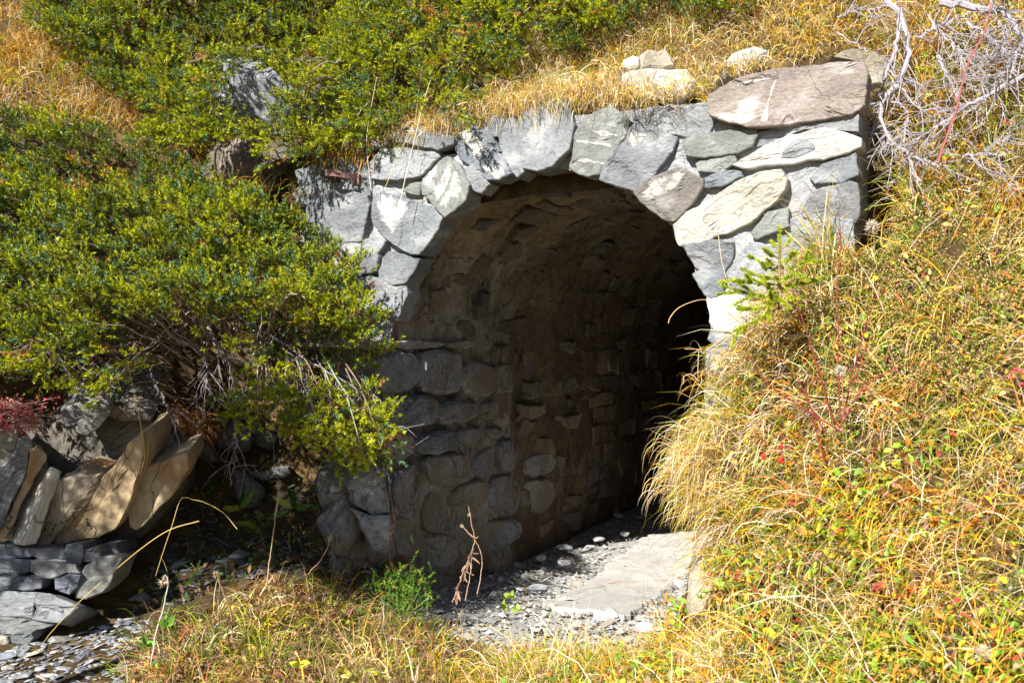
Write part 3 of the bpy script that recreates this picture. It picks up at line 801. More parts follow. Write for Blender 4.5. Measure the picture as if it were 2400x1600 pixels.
def small_rock(px, py, Yz, size, col, label, seed, squash=.7, mat=M_GRAVEL, floor=None):
    if floor is not None:
        q = on_floor(np.array([[px, py]]), floor)[0]; C = st(q[0], q[1], floor)
    else:
        C = W(px, py, Yz)
    r = np.random.default_rng(seed)
    th = np.linspace(0, np.pi, 8); ph = np.linspace(0, 2 * np.pi, 13)[:-1]
    TH, PH = np.meshgrid(th, ph, indexing='ij')
    d = np.stack([np.sin(TH) * np.cos(PH), np.sin(TH) * np.sin(PH), np.cos(TH)], -1)
    k = 1.0
    for _ in range(9):
        nn = unit(r.normal(size=3)); o = r.uniform(.55, .85)
        dd = d @ nn
        k = np.minimum(k, np.where(dd > .01, o / np.maximum(dd, .01), 9))
    v = d * np.minimum(k, 1.0)[..., None] * np.array([1.2, .9, squash]) * size * .75; v = v * (1 + .12 * fbm(v * 40, seed, 2))[..., None]
    v = v + C + np.array([0, 0, size * squash * .35])
    n0, n1 = v.shape[:2]
    i = np.arange(n0 - 1)[:, None]; j = np.arange(n1)[None]; jn = (j + 1) % n1
    Q = np.stack([i * n1 + j, (i + 1) * n1 + j, (i + 1) * n1 + jn, i * n1 + jn], -1).reshape(-1, 4)
    V = v.reshape(-1, 3)
    o = mk('loose_stone', V, Q, mat, col=vary(col, len(V), .06, V))
    return tag(o, label, 'stone', 'loose stones on the tunnel floor')
small_rock(1322, 1322, 0, .05, (.6, .59, .56), 'bright white stone on the gravel beside the path slab', 1, floor=.06)
small_rock(1270, 1310, 0, .042, (.45, .45, .46), 'pale grey stone in half shade beside the white stone', 2, floor=.06)
small_rock(1325, 1285, 0, .07, (.40, .42, .44), 'broad flat grey stone under the left tunnel wall', 3, .35, floor=.05)
small_rock(1400, 1265, 0, .06, (.42, .42, .43), 'flat grey stone at the shadow edge of the tunnel floor', 4, .35, floor=.04)
small_rock(1464, 1255, 0, .045, (.66, .64, .60), 'white lump of stone in the sun at the shadow line', 5, floor=.03)
small_rock(1260, 1380, 0, .06, (.33, .34, .36), 'dark rounded stone in the dappled shade by the dead stalk', 6, .5, floor=.10)
small_rock(1510, 1480, 0, .05, (.58, .57, .55), 'angular pale stone at the grassy end of the gravel', 7, .8, floor=.14)
small_rock(1615, 1472, 0, .045, (.62, .60, .57), 'white stone at the foot of the brown jamb boulder', 8, .6, floor=.14)
small_rock(1450, 1212, 0, .05, (.40, .41, .43), 'grey stone lying in the dark of the tunnel floor', 9, .6, floor=.02)

# ------------------------------------------------------------------ iron strap
c0 = on_face(Z1([(395, 740)]))[0]; c1 = on_face(Z1([(572, 770)]))[0]
mid = (c0 + c1) / 2; wid = np.linalg.norm(c1 - c0) / 2 + .006
th = np.linspace(0, np.pi, 25)
def strap(rr, hh, zo):
    s = mid[0] + rr * np.cos(np.pi - th) ; h = 0.02 + np.sin(th) * rr * 1.55
    zz = np.interp(th, [0, np.pi], [c0[1], c1[1]]) + hh + zo
    return face_map(np.stack([s, zz], -1), h)
rings = np.stack([strap(wid, .015, .012), strap(wid - .006, .015, .012), strap(wid - .006, -.015, .012), strap(wid, -.015, .012)], 1)
V = rings.reshape(-1, 3); m = len(th)
Q = np.concatenate([np.stack([np.arange(m - 1) * 4 + a, np.arange(m - 1) * 4 + (a + 1) % 4, np.arange(1, m) * 4 + (a + 1) % 4, np.arange(1, m) * 4 + a], -1) for a in range(4)])
iron = thing('iron_strap', face_map(mid[None], np.array([.02]))[0], 'rusty iron strap loop fixed to the upper left of the stone arch', 'iron ring')
mk('loop', V, Q, M_IRON, iron, col=(.20, .11, .095))
for c in (c0, c1):
    V, F, _ = stone2d(c + np.array([(-.02, -.025), (.02, -.025), (.02, .035), (-.02, .035)]), face_map, .03, .04, .003, .001, .01, seed=5)
    mk('anchor', V, F, M_IRON, iron, col=(.13, .085, .07))

# ------------------------------------------------------------------ boulders
def prism(name, pts, Y, mat, col, label, cat, thick=.35, proud=.0, bev=.03, rough=.02, lean=(0, 0), seed=0, parent=None, terr=.02, step=.035, group=None, grain=None):
    """outline given in the photograph's pixels on a plane at depth Y (sloping by lean), grown back by thick"""
    pts = np.asarray(pts, float)
    c = pts.mean(0)
    uvm = np.stack([(pts[:, 0] - c[0]) / FPX * Y, -(pts[:, 1] - c[1]) / FPX * Y], -1)
    C = W(c[0], c[1], Y)
    nrm = unit(np.array([lean[0], -1.0, lean[1]]))
    u = unit(np.cross(np.array([0, 0, 1.0]), -nrm)) if abs(nrm[2]) < .99 else np.array([1.0, 0, 0])
    def f(uv, h):
        # plane through C with normal nrm, traced along Y so the outline stays put
        base = C + np.stack([uv[:, 0], np.zeros(len(uv)), uv[:, 1]], -1)
        dy = (nrm[0] * uv[:, 0] + nrm[2] * uv[:, 1]) / (-nrm[1])
        base[:, 1] += dy
        k = base[:, 1] / Y; base[:, 0] *= k; base[:, 2] = CAMZ + (base[:, 2] - CAMZ) * k
        return base + nrm * h[:, None]
    V, F, hf = stone2d(uvm, f, proud, thick, bev, rough, step, seed=seed, terr=terr, tilt=(0, 0), cut=0, taper=.94, jit=.3, grain=grain)
    o = mk(name, V, F, mat, parent, col=vary(col, len(V), .08, V, seed))
    if parent is None:
        tag(o, label, cat, group)
    elif label:
        o['label'] = label
    return o

ZQ = zm(0, 0, 0.98)
def boulder3d(C, rad, col, label, seed, mat=M_GREYROCK, ncut=14, group=None, amp=.06):
    r = np.random.default_rng(seed)
    th = np.linspace(0.02, np.pi - .02, 34); ph = np.linspace(0, 2 * np.pi, 56, endpoint=False)
    TH, PH = np.meshgrid(th, ph, indexing='ij')
    d = np.stack([np.sin(TH) * np.cos(PH), np.sin(TH) * np.sin(PH), np.cos(TH)], -1)
    k = np.full(TH.shape, 1.15)
    for _ in range(ncut):
        nn = unit(r.normal(size=3)); o = r.uniform(.68, .95); dd = d @ nn
        k = np.minimum(k, np.where(dd > .01, o / np.maximum(dd, .01), 9))
    k = k * (1 + amp * 1.6 * fbm(d * 3.0, seed, 5)) + amp * .5 * np.floor(3 * fbm(d * 2.2 + 3, seed + 4, 3)) / 3
    V = (d * k[..., None] * np.array(rad)).reshape(-1, 3) + np.array(C)
    i = np.arange(33)[:, None]; j = np.arange(56)[None]; jn = (j + 1) % 56
    Q = np.stack([i * 56 + j, (i + 1) * 56 + j, (i + 1) * 56 + jn, i * 56 + jn], -1).reshape(-1, 4)
    return tag(mk('boulder', V, Q, mat, col=vary(col, len(V), .08, V, seed)), label, 'boulder', group)
boulder3d(W(598, 242, 5.08), (.255, .24, .205), (.25, .26, .275), 'grey boulder poking out of the upper juniper', 31, ncut=22)
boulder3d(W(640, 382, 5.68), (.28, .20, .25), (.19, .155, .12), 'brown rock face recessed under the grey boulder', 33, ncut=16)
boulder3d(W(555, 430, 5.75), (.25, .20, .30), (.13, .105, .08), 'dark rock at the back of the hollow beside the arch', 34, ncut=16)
prism('boulder', ZT([(215,510),(290,455),(400,430),(560,440),(700,430),(820,435),(870,500),(910,560),(880,640),(800,690),(720,660),(600,630),(480,640),(370,695),(270,610)]), 4.22, M_STONE, (.56, .54, .48), 'white and grey block lying on the turf above the arch', 'boulder', .28, bev=.015, rough=.015, lean=(0, .15), seed=34, terr=.012, step=.022)
prism('boulder', ZT([(395,440),(400,290),(470,250),(560,270),(640,240),(700,330),(715,420),(600,450),(500,425)]), 4.45, M_STONE, (.40, .35, .27), 'tan upright stone behind the white block above the arch', 'boulder', .25, bev=.015, rough=.02, lean=(.2, .3), seed=35, step=.022)
prism('boulder', ZT([(215,420),(240,360),(330,320),(385,340),(390,430),(300,440)]), 4.43, M_STONE, (.58, .55, .48), 'small whitish stone half sunk in straw above the arch', 'boulder', .2, bev=.015, rough=.02, lean=(0, .3), seed=36, step=.022)
prism('boulder', ZT([(1150,410),(1230,340),(1320,290),(1440,258),(1560,280),(1580,310),(1500,350),(1440,395),(1300,420),(1200,430)]), 4.28, M_STONE, (.40, .40, .37), 'flat grey stone in the dry heath above the right shoulder', 'boulder', .12, bev=.012, rough=.015, lean=(0, .5), seed=37, step=.022)
prism('boulder', ZD([(170,440),(230,395),(350,398),(480,420),(545,480),(550,560),(540,660),(430,670),(390,560),(380,480),(300,450)]), 4.05, M_STONE, (.30, .26, .19), 'mossy brown stone behind the right end of the coping', 'boulder', .4, bev=.015, rough=.015, lean=(.2, .2), seed=38, step=.022)
# right jamb boulder at the trench edge
prism('boulder', ZG([(1330,1180),(1325,1080),(1340,960),(1360,860),(1375,700),(1400,520),(1440,420),(1520,400),(1600,560),(1660,760),(1720,960),(1700,1140),(1600,1190),(1440,1230),(1380,1240)]), 3.86, M_STONE, (.46, .38, .28), 'tall brown boulder lining the right edge of the path', 'boulder', .35, bev=.05, rough=.02, lean=(-.55, .12), seed=39)

# ------------------------------------------------------------------ rock outcrop, left
OUT = thing('rock_outcrop', W(200, 1290, 4.4), 'tilted tan and grey rock slabs under the big juniper', 'rock outcrop')
outs = [
 (4.48, (.12, .105, .085), (.1, .1), [(-300,300),(0,330),(300,420),(560,200),(1000,160),(1400,280),(1760,640),(1720,900),(1500,1200),(1300,1400),(900,1480),(400,1520),(-300,1480)], .3),
 (4.12, (.48, .38, .26), (.75, -.25), [(5,1400),(60,1230),(130,1090),(200,920),(260,820),(270,600),(330,570),(430,640),(420,700),(340,820),(280,960),(200,1100),(110,1300),(40,1420)], .25),
 (4.10, (.62, .58, .50), (.9, .1), [(215,1475),(270,1300),(340,1080),(380,960),(440,810),(480,760),(560,800),(540,900),(470,1060),(400,1250),(330,1470)], .3),
 (4.16, (.36, .29, .21), (.05, -.15), [(330,1470),(400,1250),(470,1060),(550,880),(640,850),(720,830),(900,840),(900,930),(860,1020),(760,1140),(640,1270),(520,1400),(430,1500)], .3),
 (4.18, (.46, .34, .20), (-.02, -.25), [(450,1500),(560,1340),(680,1200),(800,1100),(900,960),(940,860),(1040,760),(1130,640),(1200,520),(1300,480),(1330,600),(1320,740),(1260,900),(1200,1080),(1130,1230),(1060,1330),(900,1400),(700,1440)], .35),
 (4.26, (.42, .33, .21), (.10, -.2), [(1180,1180),(1260,960),(1340,820),(1380,740),(1480,700),(1600,660),(1720,640),(1740,760),(1660,900),(1560,1050),(1440,1170),(1330,1290),(1260,1350),(1190,1310)], .35),
 (4.32, (.22, .215, .21), (.2, -.4), [(560,220),(700,170),(820,160),(1000,180),(1020,260),(900,400),(800,460),(700,430),(620,380)], .4),
 (4.42, (.20, .17, .14), (.1, -.5), [(1000,190),(1150,220),(1330,250),(1420,290),(1380,340),(1250,330),(1100,330),(1000,280)], .4),
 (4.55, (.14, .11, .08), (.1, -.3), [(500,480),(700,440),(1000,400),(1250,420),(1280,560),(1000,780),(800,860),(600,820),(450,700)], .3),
 (4.02, (.32, .30, .26), (.6, -.1), [(-200,420),(0,400),(150,390),(170,500),(150,640),(80,720),(0,760),(-200,760)], .35),
 (4.06, (.20, .21, .23), (.7, -.1), [(130,640),(170,500),(260,470),(300,560),(260,640),(250,800),(180,940),(100,1110),(40,1260),(-40,1380),(-200,1380),(-200,760),(20,740)], .35),
 (4.25, (.12, .115, .12), (.5, -.2), [(110,1440),(140,1280),(240,1100),(330,900),(400,760),(440,790),(380,960),(330,1090),(260,1290),(205,1475)], .2),
]
for k, (Y, c, ln, pts, th) in enumerate(outs):
    prism('slab', ZR(pts), Y, M_ROCK if k in (1, 2, 3, 4, 5, 7) else M_GREYROCK, c, None, None, th, bev=.005, rough=.008, lean=ln, seed=800 + k, parent=OUT, step=.020, terr=.030, grain=math.radians(58))
LED = thing('layered_ledge', W(120, 1480, 3.95), 'dark thin-bedded slate ledge below the tan slabs', 'rock ledge')
leds = [
 (4.05, (.15, .16, .18), [(-150,320),(0,300),(120,310),(230,330),(380,350),(330,400),(200,420),(0,430),(-150,430)]),
 (4.04, (.18, .18, .19), [(240,330),(400,340),(560,330),(620,380),(540,440),(380,440),(300,400)]),
 (4.03, (.14, .15, .17), [(620,300),(760,290),(780,400),(740,470),(640,460),(580,400)]),
 (4.02, (.17, .17, .18), [(790,350),(900,310),(920,380),(900,440),(770,450)]),
 (4.00, (.15, .16, .18), [(-150,440),(100,430),(260,440),(300,520),(200,580),(0,600),(-150,600)]),
 (3.98, (.20, .20, .20), [(300,450),(480,450),(560,470),(680,480),(720,560),(600,560),(480,600),(380,600),(300,540)]),
 (3.98, (.13, .14, .17), [(500,610),(640,570),(740,580),(700,680),(640,740),(520,700)]),
 (3.96, (.16, .17, .19), [(-150,610),(100,600),(300,590),(380,620),(360,700),(200,720),(-150,720)]),
 (3.90, (.20, .21, .22), [(-150,730),(100,730),(320,745),(320,800),(290,960),(150,950),(-150,940)]),
 (3.89, (.21, .22, .225), [(335,745),(480,760),(640,830),(700,870),(640,930),(540,1010),(420,990),(310,970),(325,880)]),
 (3.86, (.18, .18, .18), [(-150,960),(120,970),(300,990),(500,1030),(380,1080),(200,1120),(-150,1110)]),
 (3.80, (.40, .36, .29), [(-150,1130),(60,1140),(80,1200),(30,1260),(-150,1280)]),
 (3.80, (.14, .15, .16), [(90,1140),(280,1110),(300,1160),(200,1280),(80,1330),(60,1240)]),
 (3.76, (.17, .17, .17), [(-150,1300),(60,1300),(180,1320),(120,1400),(-150,1480)]),
 (4.02, (.19, .185, .17), [(705,700),(740,600),(800,500),(900,420),(1000,410),(1110,430),(1050,540),(1020,640),(940,730),(800,780),(710,770)]),
 (4.12, (.12, .12, .13), [(920,310),(1060,290),(1090,380),(1000,400),(910,390)]),
]
for k, (Y, c, pts) in enumerate(leds):
    prism('slate', ZS(np.array(pts).mean(0) + (np.array(pts) - np.array(pts).mean(0)) * 1.09), Y, M_GREYROCK, c, None, None, .3, bev=.004, rough=.008, lean=(.1, .35 if k in (8, 9) else .1), seed=840 + k, parent=LED, step=.018, terr=.030, grain=math.radians(-4))
# rocks in the hollow
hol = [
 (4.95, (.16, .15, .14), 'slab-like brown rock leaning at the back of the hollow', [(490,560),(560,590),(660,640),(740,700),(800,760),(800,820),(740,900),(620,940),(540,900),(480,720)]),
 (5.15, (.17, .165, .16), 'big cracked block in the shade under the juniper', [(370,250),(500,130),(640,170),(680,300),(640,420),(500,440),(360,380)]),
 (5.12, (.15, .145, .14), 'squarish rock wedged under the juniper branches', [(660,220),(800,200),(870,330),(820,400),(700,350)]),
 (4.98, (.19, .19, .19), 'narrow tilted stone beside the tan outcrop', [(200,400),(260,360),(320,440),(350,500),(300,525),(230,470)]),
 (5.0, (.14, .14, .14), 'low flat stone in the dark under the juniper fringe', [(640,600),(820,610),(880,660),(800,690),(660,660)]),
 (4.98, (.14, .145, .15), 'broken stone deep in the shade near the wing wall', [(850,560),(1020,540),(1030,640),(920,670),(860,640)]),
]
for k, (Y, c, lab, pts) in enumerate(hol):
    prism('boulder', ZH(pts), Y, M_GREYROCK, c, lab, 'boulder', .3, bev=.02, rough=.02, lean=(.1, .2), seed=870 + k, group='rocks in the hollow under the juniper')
prism('boulder', Z4([(40,900),(90,840),(170,790),(275,800),(285,1060),(190,1080),(60,1000)]), 4.30, M_LSTONE, (.20, .21, .22), 'rounded blue grey block at the foot of the wing wall', 'boulder', .3, bev=.03, rough=.02, lean=(.3, .1), seed=880)
prism('boulder', Z4([(60,1040),(180,1085),(290,1080),(300,1250),(270,1320),(200,1280),(130,1160)]), 4.28, M_LSTONE, (.24, .25, .26), 'lichen spotted block below the rounded block of the wing wall', 'boulder', .3, bev=.03, rough=.02, lean=(.3, .1), seed=881)

boulder3d(W(795, 1225, 4.42), (.10, .10, .13), (.15, .155, .165), 'dark blocky stone in the soil left of the wing wall foot', 35, M_LSTONE, 9, amp=.03)
boulder3d(W(790, 1130, 4.50), (.12, .10, .11), (.13, .13, .135), 'shadowed stone under the juniper fringe beside the wing wall', 36, M_LSTONE, 9, amp=.03)
# ------------------------------------------------------------------ vegetation helpers
def tri_sheet(V, Q):
    T = np.concatenate([Q[:, [0, 1, 2]], Q[:, [0, 2, 3]]])
    return V[T[:, 0]], V[T[:, 1]], V[T[:, 2]]
TA = [np.concatenate(x) for x in zip(tri_sheet(FV, FQ), tri_sheet(HV, HQ))]
cx = (TA[0] + TA[1] + TA[2]) / 3
qx, qy = proj(cx)
okv = (cx[:, 1] > 1.2) & (qx > -350) & (qx < 2750) & (qy > -400) & (qy < 2000)
TA = [t[okv] for t in TA]
nrmA = np.cross(TA[1] - TA[0], TA[2] - TA[0]); areaA = np.linalg.norm(nrmA, axis=1) / 2
nrmA = unit(nrmA); nrmA = nrmA * np.sign(nrmA[:, 2:3] + 1e-9)
def scatter(n, r, poly=None, world=None):
    k = r.choice(len(areaA), n, p=areaA / areaA.sum())
    u, v = r.random(n), r.random(n); m = u + v > 1; u[m], v[m] = 1 - u[m], 1 - v[m]
    Pp = TA[0][k] + (TA[1][k] - TA[0][k]) * u[:, None] + (TA[2][k] - TA[0][k]) * v[:, None]
    N = nrmA[k]
    s_, t_ = to_st(Pp); g = ~((s_ > 1.44) & (s_ < 1.64) & (t_ > -.10) & (t_ < .6)); Pp, N = Pp[g], N[g]; n = len(Pp)
    if poly is not None:
        x, y = proj(Pp); keep = np.zeros(n, bool)
        for q in (poly if isinstance(poly[0][0], (list, tuple)) else [poly]):
            keep |= inpoly(x, y, q)
        Pp, N = Pp[keep], N[keep]
    return Pp, N

STRAW, GOLD, ORANGE, GRN, DGRN, PALEG, BRN, RUST = (.72, .50, .18), (.72, .43, .025), (.68, .25, .02), (.36, .43, .012), (.12, .21, .02), (.80, .67, .47), (.28, .155, .08), (.48, .15, .05)
def pick(pal, wts, n, r, jit=.18):
    pal = np.array(pal); w = np.array(wts, float); w /= w.sum()
    return np.clip(pal[r.choice(len(pal), n, p=w)] * (1 + r.normal(0, jit, (n, 1))) * (1 + r.normal(0, .06, (n, 3))), .005, .9)

def blades(P, D, L, wd, droop, curl, cols, r, K=4):
    """curved grass ribbons: root, start direction, length, width, droop, sideways curl"""
    n = len(P)
    L = np.broadcast_to(L, (n,)); wd = np.broadcast_to(wd, (n,)); droop = np.broadcast_to(droop, (n,))
    d = unit(D); p = P.copy()
    rv = unit(r.normal(size=(n, 3))) * np.broadcast_to(curl, (n,))[:, None]
    side = unit(np.cross(d, unit(r.normal(size=(n, 3)))))
    Vs, out = [], []
    for k in range(K):
        w = wd * (1 - (k / K) ** 1.6) * .5
        Vs.append(p - side * w[:, None]); Vs.append(p + side * w[:, None])
        p = p + d * (L / K)[:, None]
        d = unit(d + np.array([0, 0, -1.0]) * (droop * (k + 1) / K)[:, None] + rv / K)
        side = unit(side - d * (side * d).sum(1, keepdims=True))
    Vs.append(p)
    V = np.stack(Vs, 1); m = V.shape[1]
    b = (np.arange(n) * m)[:, None]
    Q = np.concatenate([np.concatenate([b + 2 * k, b + 2 * k + 1, b + 2 * k + 3, b + 2 * k + 2], 1) for k in range(K - 1)])
    T = np.concatenate([b + 2 * (K - 1), b + 2 * (K - 1) + 1, b + 2 * K], 1)
    c = np.repeat(cols, m, 0)
    return V.reshape(-1, 3), [Q, T], c

def joinc(parts):
    V, F = join([(p[0], p[1]) for p in parts])
    return V, F, np.concatenate([p[2] for p in parts])

def leaves(P, D, N, L, wd, cols, r, fold=.25):
    """pointed oval leaves, a rhomb of six corners folded along the midrib"""
    n = len(P); L = np.broadcast_to(L, (n,))[:, None]; wd = np.broadcast_to(wd, (n,))[:, None]
    d = unit(D); s = unit(np.cross(d, N)); u = np.cross(s, d)
    v = [P, P + d * L * .33 + s * wd * .5 + u * wd * fold, P + d * L * .7 + s * wd * .38 + u * wd * fold * .5, P + d * L - u * L * .12,
         P + d * L * .7 - s * wd * .38 + u * wd * fold * .5, P + d * L * .33 - s * wd * .5 + u * wd * fold, P + d * L * .36, P + d * L * .7 - u * L * .02]
    V = np.stack(v, 1); b = (np.arange(n) * 8)[:, None]
    T = np.concatenate([b + np.array([[0, 1, 6]]), b + np.array([[0, 6, 5]]), b + np.array([[2, 3, 7]]), b + np.array([[7, 3, 4]])])
    Q = np.concatenate([b + np.array([[1, 2, 7, 6]]), b + np.array([[6, 7, 4, 5]])])
    return V.reshape(-1, 3), [Q, T], np.repeat(cols, 8, 0)

def sprigs(P, Ax, L, nn, nl, nw, cols, r, tipc=None, spread=.85):
    """needle sprigs: each axis carries nn thin needles pointing out and forward"""
    n = len(P); Ax = unit(Ax); L = np.broadcast_to(L, (n,))
    u = r.random((n, nn)) ** .8
    base = P[:, None] + Ax[:, None] * (u * L[:, None])[..., None]
    rd = r.normal(size=(n, nn, 3)); rd = unit(rd - Ax[:, None] * (rd * Ax[:, None]).sum(-1, keepdims=True))
    sp = spread * (1.15 - .7 * u)
    d = unit(Ax[:, None] * (1 - .45 * sp)[..., None] + rd * sp[..., None])
    ln = nl * r.uniform(.7, 1.2, (n, nn))
    sd = unit(np.cross(d, r.normal(size=(n, nn, 3)))) * nw * .5
    V = np.stack([base - sd, base + sd, base + d * ln[..., None]], 2).reshape(-1, 3)
    T = np.arange(len(V)).reshape(-1, 3)
    c = np.repeat(cols, nn, 0)
    if tipc is not None:
        w = (np.clip(u - .45, 0, 1) * 1.7).reshape(-1, 1) * r.uniform(.4, 1, (n * nn, 1))
        c = c * (1 - w) + np.repeat(tipc, nn, 0) * w
    return V, [T], np.repeat(c, 3, 0)

def bez(a, b, c, n):
    u = np.linspace(0, 1, n)[None, :, None]
    return a[:, None] * (1 - u) ** 2 + 2 * b[:, None] * u * (1 - u) + c[:, None] * u * u

def tubes(paths, r0, r1, sides=4):
    n, k, _ = paths.shape
    t = unit(np.gradient(paths, axis=1)); ref = np.array([.3, .2, .93])
    u = unit(np.cross(t, ref)); v = np.cross(t, u)
    a = np.linspace(0, 2 * np.pi, sides, endpoint=False)
    rr = (np.broadcast_to(r0, (n,))[:, None] * (1 - np.linspace(0, 1, k)) + np.broadcast_to(r1, (n,))[:, None] * np.linspace(0, 1, k))
    V = paths[:, :, None] + (u[:, :, None] * np.cos(a)[:, None] + v[:, :, None] * np.sin(a)[:, None]) * rr[..., None, None]
    b = (np.arange(n) * k * sides)[:, None, None]; i = np.arange(k - 1)[None, :, None]; j = np.arange(sides)[None, None]; jn = (j + 1) % sides
    Q = np.stack([b + i * sides + j, b + i * sides + jn, b + (i + 1) * sides + jn, b + (i + 1) * sides + j], -1).reshape(-1, 4)
    return V.reshape(-1, 3), [Q]

# ------------------------------------------------------------------ junipers
JG, JY, JB, JR = np.array((.042, .095, .010)), np.array((.62, .62, .010)), np.array((.11, .20, .085)), np.array((.46, .20, .05))
def thin_out(P, dmin):
    keep = []; grid = {}
    for i, p in enumerate(P):
        k = tuple(np.floor(p / dmin).astype(int)); ok = True
        for a in (-1, 0, 1):
            for b in (-1, 0, 1):
                for c in (-1, 0, 1):
                    for j in grid.get((k[0] + a, k[1] + b, k[2] + c), ()):
                        if np.sum((P[j] - p) ** 2) < dmin * dmin: ok = False
        if ok:
            grid.setdefault(k, []).append(i); keep.append(i)
    return np.array(keep)

def juniper(label, tips, roots, ups, r, tone=None, m=15, sz=1.05):
    """each tip carries one flattened feathery spray of needle sprigs"""
    n = len(tips)
    if tone is None: tone = r.random(n)
    ctrl = (tips + roots) / 2 + np.array([0, 0, .04]) + r.normal(0, .04, (n, 3))
    paths = bez(roots, ctrl, tips, 7); paths[:, 1:-1] += r.normal(0, .008, (n, 5, 3))
    root = thing('juniper', roots.mean(0) * np.array([1, 1, 0]) + np.array([0, 0, roots[:, 2].min()]), label, 'shrub', 'junipers on the slope')
    V, F = tubes(paths, np.where(r.random(n) < .15, .010, .005), .002, 4)
    mk('branch_frame', V, F, M_BARK, root, col=np.repeat(pick([(.28, .23, .20), (.20, .13, .09), (.34, .30, .27)], [3, 3, 2], n, r), 28, 0))
    fd = unit(unit(paths[:, -1] - paths[:, -2]) + r.normal(0, .35, (n, 3)) + np.array([0, -.25, 0]))
    up = unit(ups - fd * (ups * fd).sum(1, keepdims=True)); lat = np.cross(fd, up)
    L = r.uniform(.16, .28, n) * sz; Wd = r.uniform(.045, .080, n) * sz
    u = r.random((n, m)) ** .75; v = r.uniform(-1, 1, (n, m))
    wv = Wd[:, None] * (1.15 - .75 * u) * v
    al = (u - .62) * L[:, None]
    hgt = -.35 * np.abs(wv) + .020 * np.sin(u * 3.1) + r.normal(0, .011, (n, m))
    pos = tips[:, None] + fd[:, None] * al[..., None] + lat[:, None] * wv[..., None] + up[:, None] * hgt[..., None]
    ax = unit(fd[:, None] * .75 + lat[:, None] * (v * .6)[..., None] + up[:, None] * r.uniform(.15, .75, (n, m, 1)) + r.normal(0, .15, (n, m, 3)))
    sp = tips[:, None] + fd[:, None] * ((u - .85) * L[:, None])[..., None] - up[:, None] * .008
    pos, ax, sp = pos.reshape(-1, 3), ax.reshape(-1, 3), sp.reshape(-1, 3); N = len(pos)
    tw = tubes(np.stack([sp, pos], 1), .0019, .0011, 2)
    mk('twigs', tw[0], tw[1], M_BARK, root, col=np.tile((.24, .14, .08), (len(tw[0]), 1)))['kind'] = 'stuff'
    tn = np.clip(np.repeat(tone, m) + r.normal(0, .10, N), 0, 1)[:, None]
    c = JG * (1 - tn) + (JG * .45 + JY * .55) * tn  # older needles dark at the sprig base, inner shade put into the colour too
    bl = (r.random((N, 1)) < .20 * (1.3 - tn)); c = np.where(bl, JB, c)
    rd = (np.repeat(r.random(n) < .03, m) & (r.random(N) < .5))[:, None] | (r.random((N, 1)) < .006); c = np.where(rd, JR, c)
    tip = np.where(rd, JR * 1.1, np.where(bl, JB * 1.7, JY * (.55 + .62 * tn)))
    c = c * r.uniform(.75, 1.25, (N, 1))
    V, F, c = sprigs(pos, ax, r.uniform(.040, .074, N), 28, .0180, .0060, c, r, tip, 1.0)
    mk('crown', V, F, M_NEEDLE, root, col=c)
    return root

r = np.random.default_rng(77)
def rand_in(poly, n, r):
    poly = np.asarray(poly, float); lo, hi = poly.min(0), poly.max(0)
    q = r.uniform(lo, hi, (n * 4, 2)); q = q[inpoly(q[:, 0], q[:, 1], poly)]
    return q[:n]
# the big juniper on the left bank
jl = [(-260, 240), (0, 280), (150, 285), (320, 325), (480, 390), (560, 455), (650, 480), (720, 550), (800, 600), (850, 650), (880, 760), (900, 850), (912, 930), (915, 1010), (885, 1090), (820, 1100), (740, 1050), (640, 1010), (520, 960), (590, 860), (560, 780), (430, 770), (330, 850), (270, 930), (150, 900), (0, 860), (-260, 850)]
def jdepth(px, py):
    return np.interp(py, [270, 420, 560, 680, 760, 1100], [5.40, 4.95, 4.55, 4.24, 4.26, 4.22]) + .18 * smooth(px, 600, 760) * smooth(-py, -640, -480)
q = rand_in(jl, 5200, r)
nz = fbm(np.stack([q[:, 0] / 130, q[:, 1] / 62], -1), 9, 3)
gap = ((q[:, 0] - 440) / 200) ** 2 + ((q[:, 1] - 840) / 120) ** 2 < 1
low = smooth(q[:, 1], 710, 920)
keep = (r.random(len(q)) < np.where(gap, .04, 1 - .72 * low)) & ((nz > -.06) | (r.random(len(q)) < .12))
q, nz, low = q[keep], nz[keep], low[keep]
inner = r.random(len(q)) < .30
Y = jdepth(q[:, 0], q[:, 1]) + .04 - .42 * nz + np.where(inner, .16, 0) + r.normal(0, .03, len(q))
tips = W(q[:, 0], q[:, 1], Y)
k = thin_out(tips, .070); q, nz, low, tips, inner = q[k], nz[k], low[k], tips[k], inner[k]
n = len(tips); print('left sprays', n)
lat = np.clip((q[:, 0] - 430) / 430, -1, 1)
roots = tips + np.stack([-.28 * lat + r.normal(0, .07, n), .42 + .12 * r.random(n), -.20 + .55 * low + r.normal(0, .06, n)], -1)
ups = unit(np.stack([.05 * lat, np.full(n, -.50), np.full(n, .80)], -1) + r.normal(0, .16, (n, 3)))
juniper('large dark green juniper overhanging the rocks on the left bank', tips, roots, ups, r, tone=np.clip(.42 + .55 * nz + r.normal(0, .2, n) - .25 * inner + .2 * low, 0, 1))  # inner sprays toned darker: shade of the gaps painted into their colour
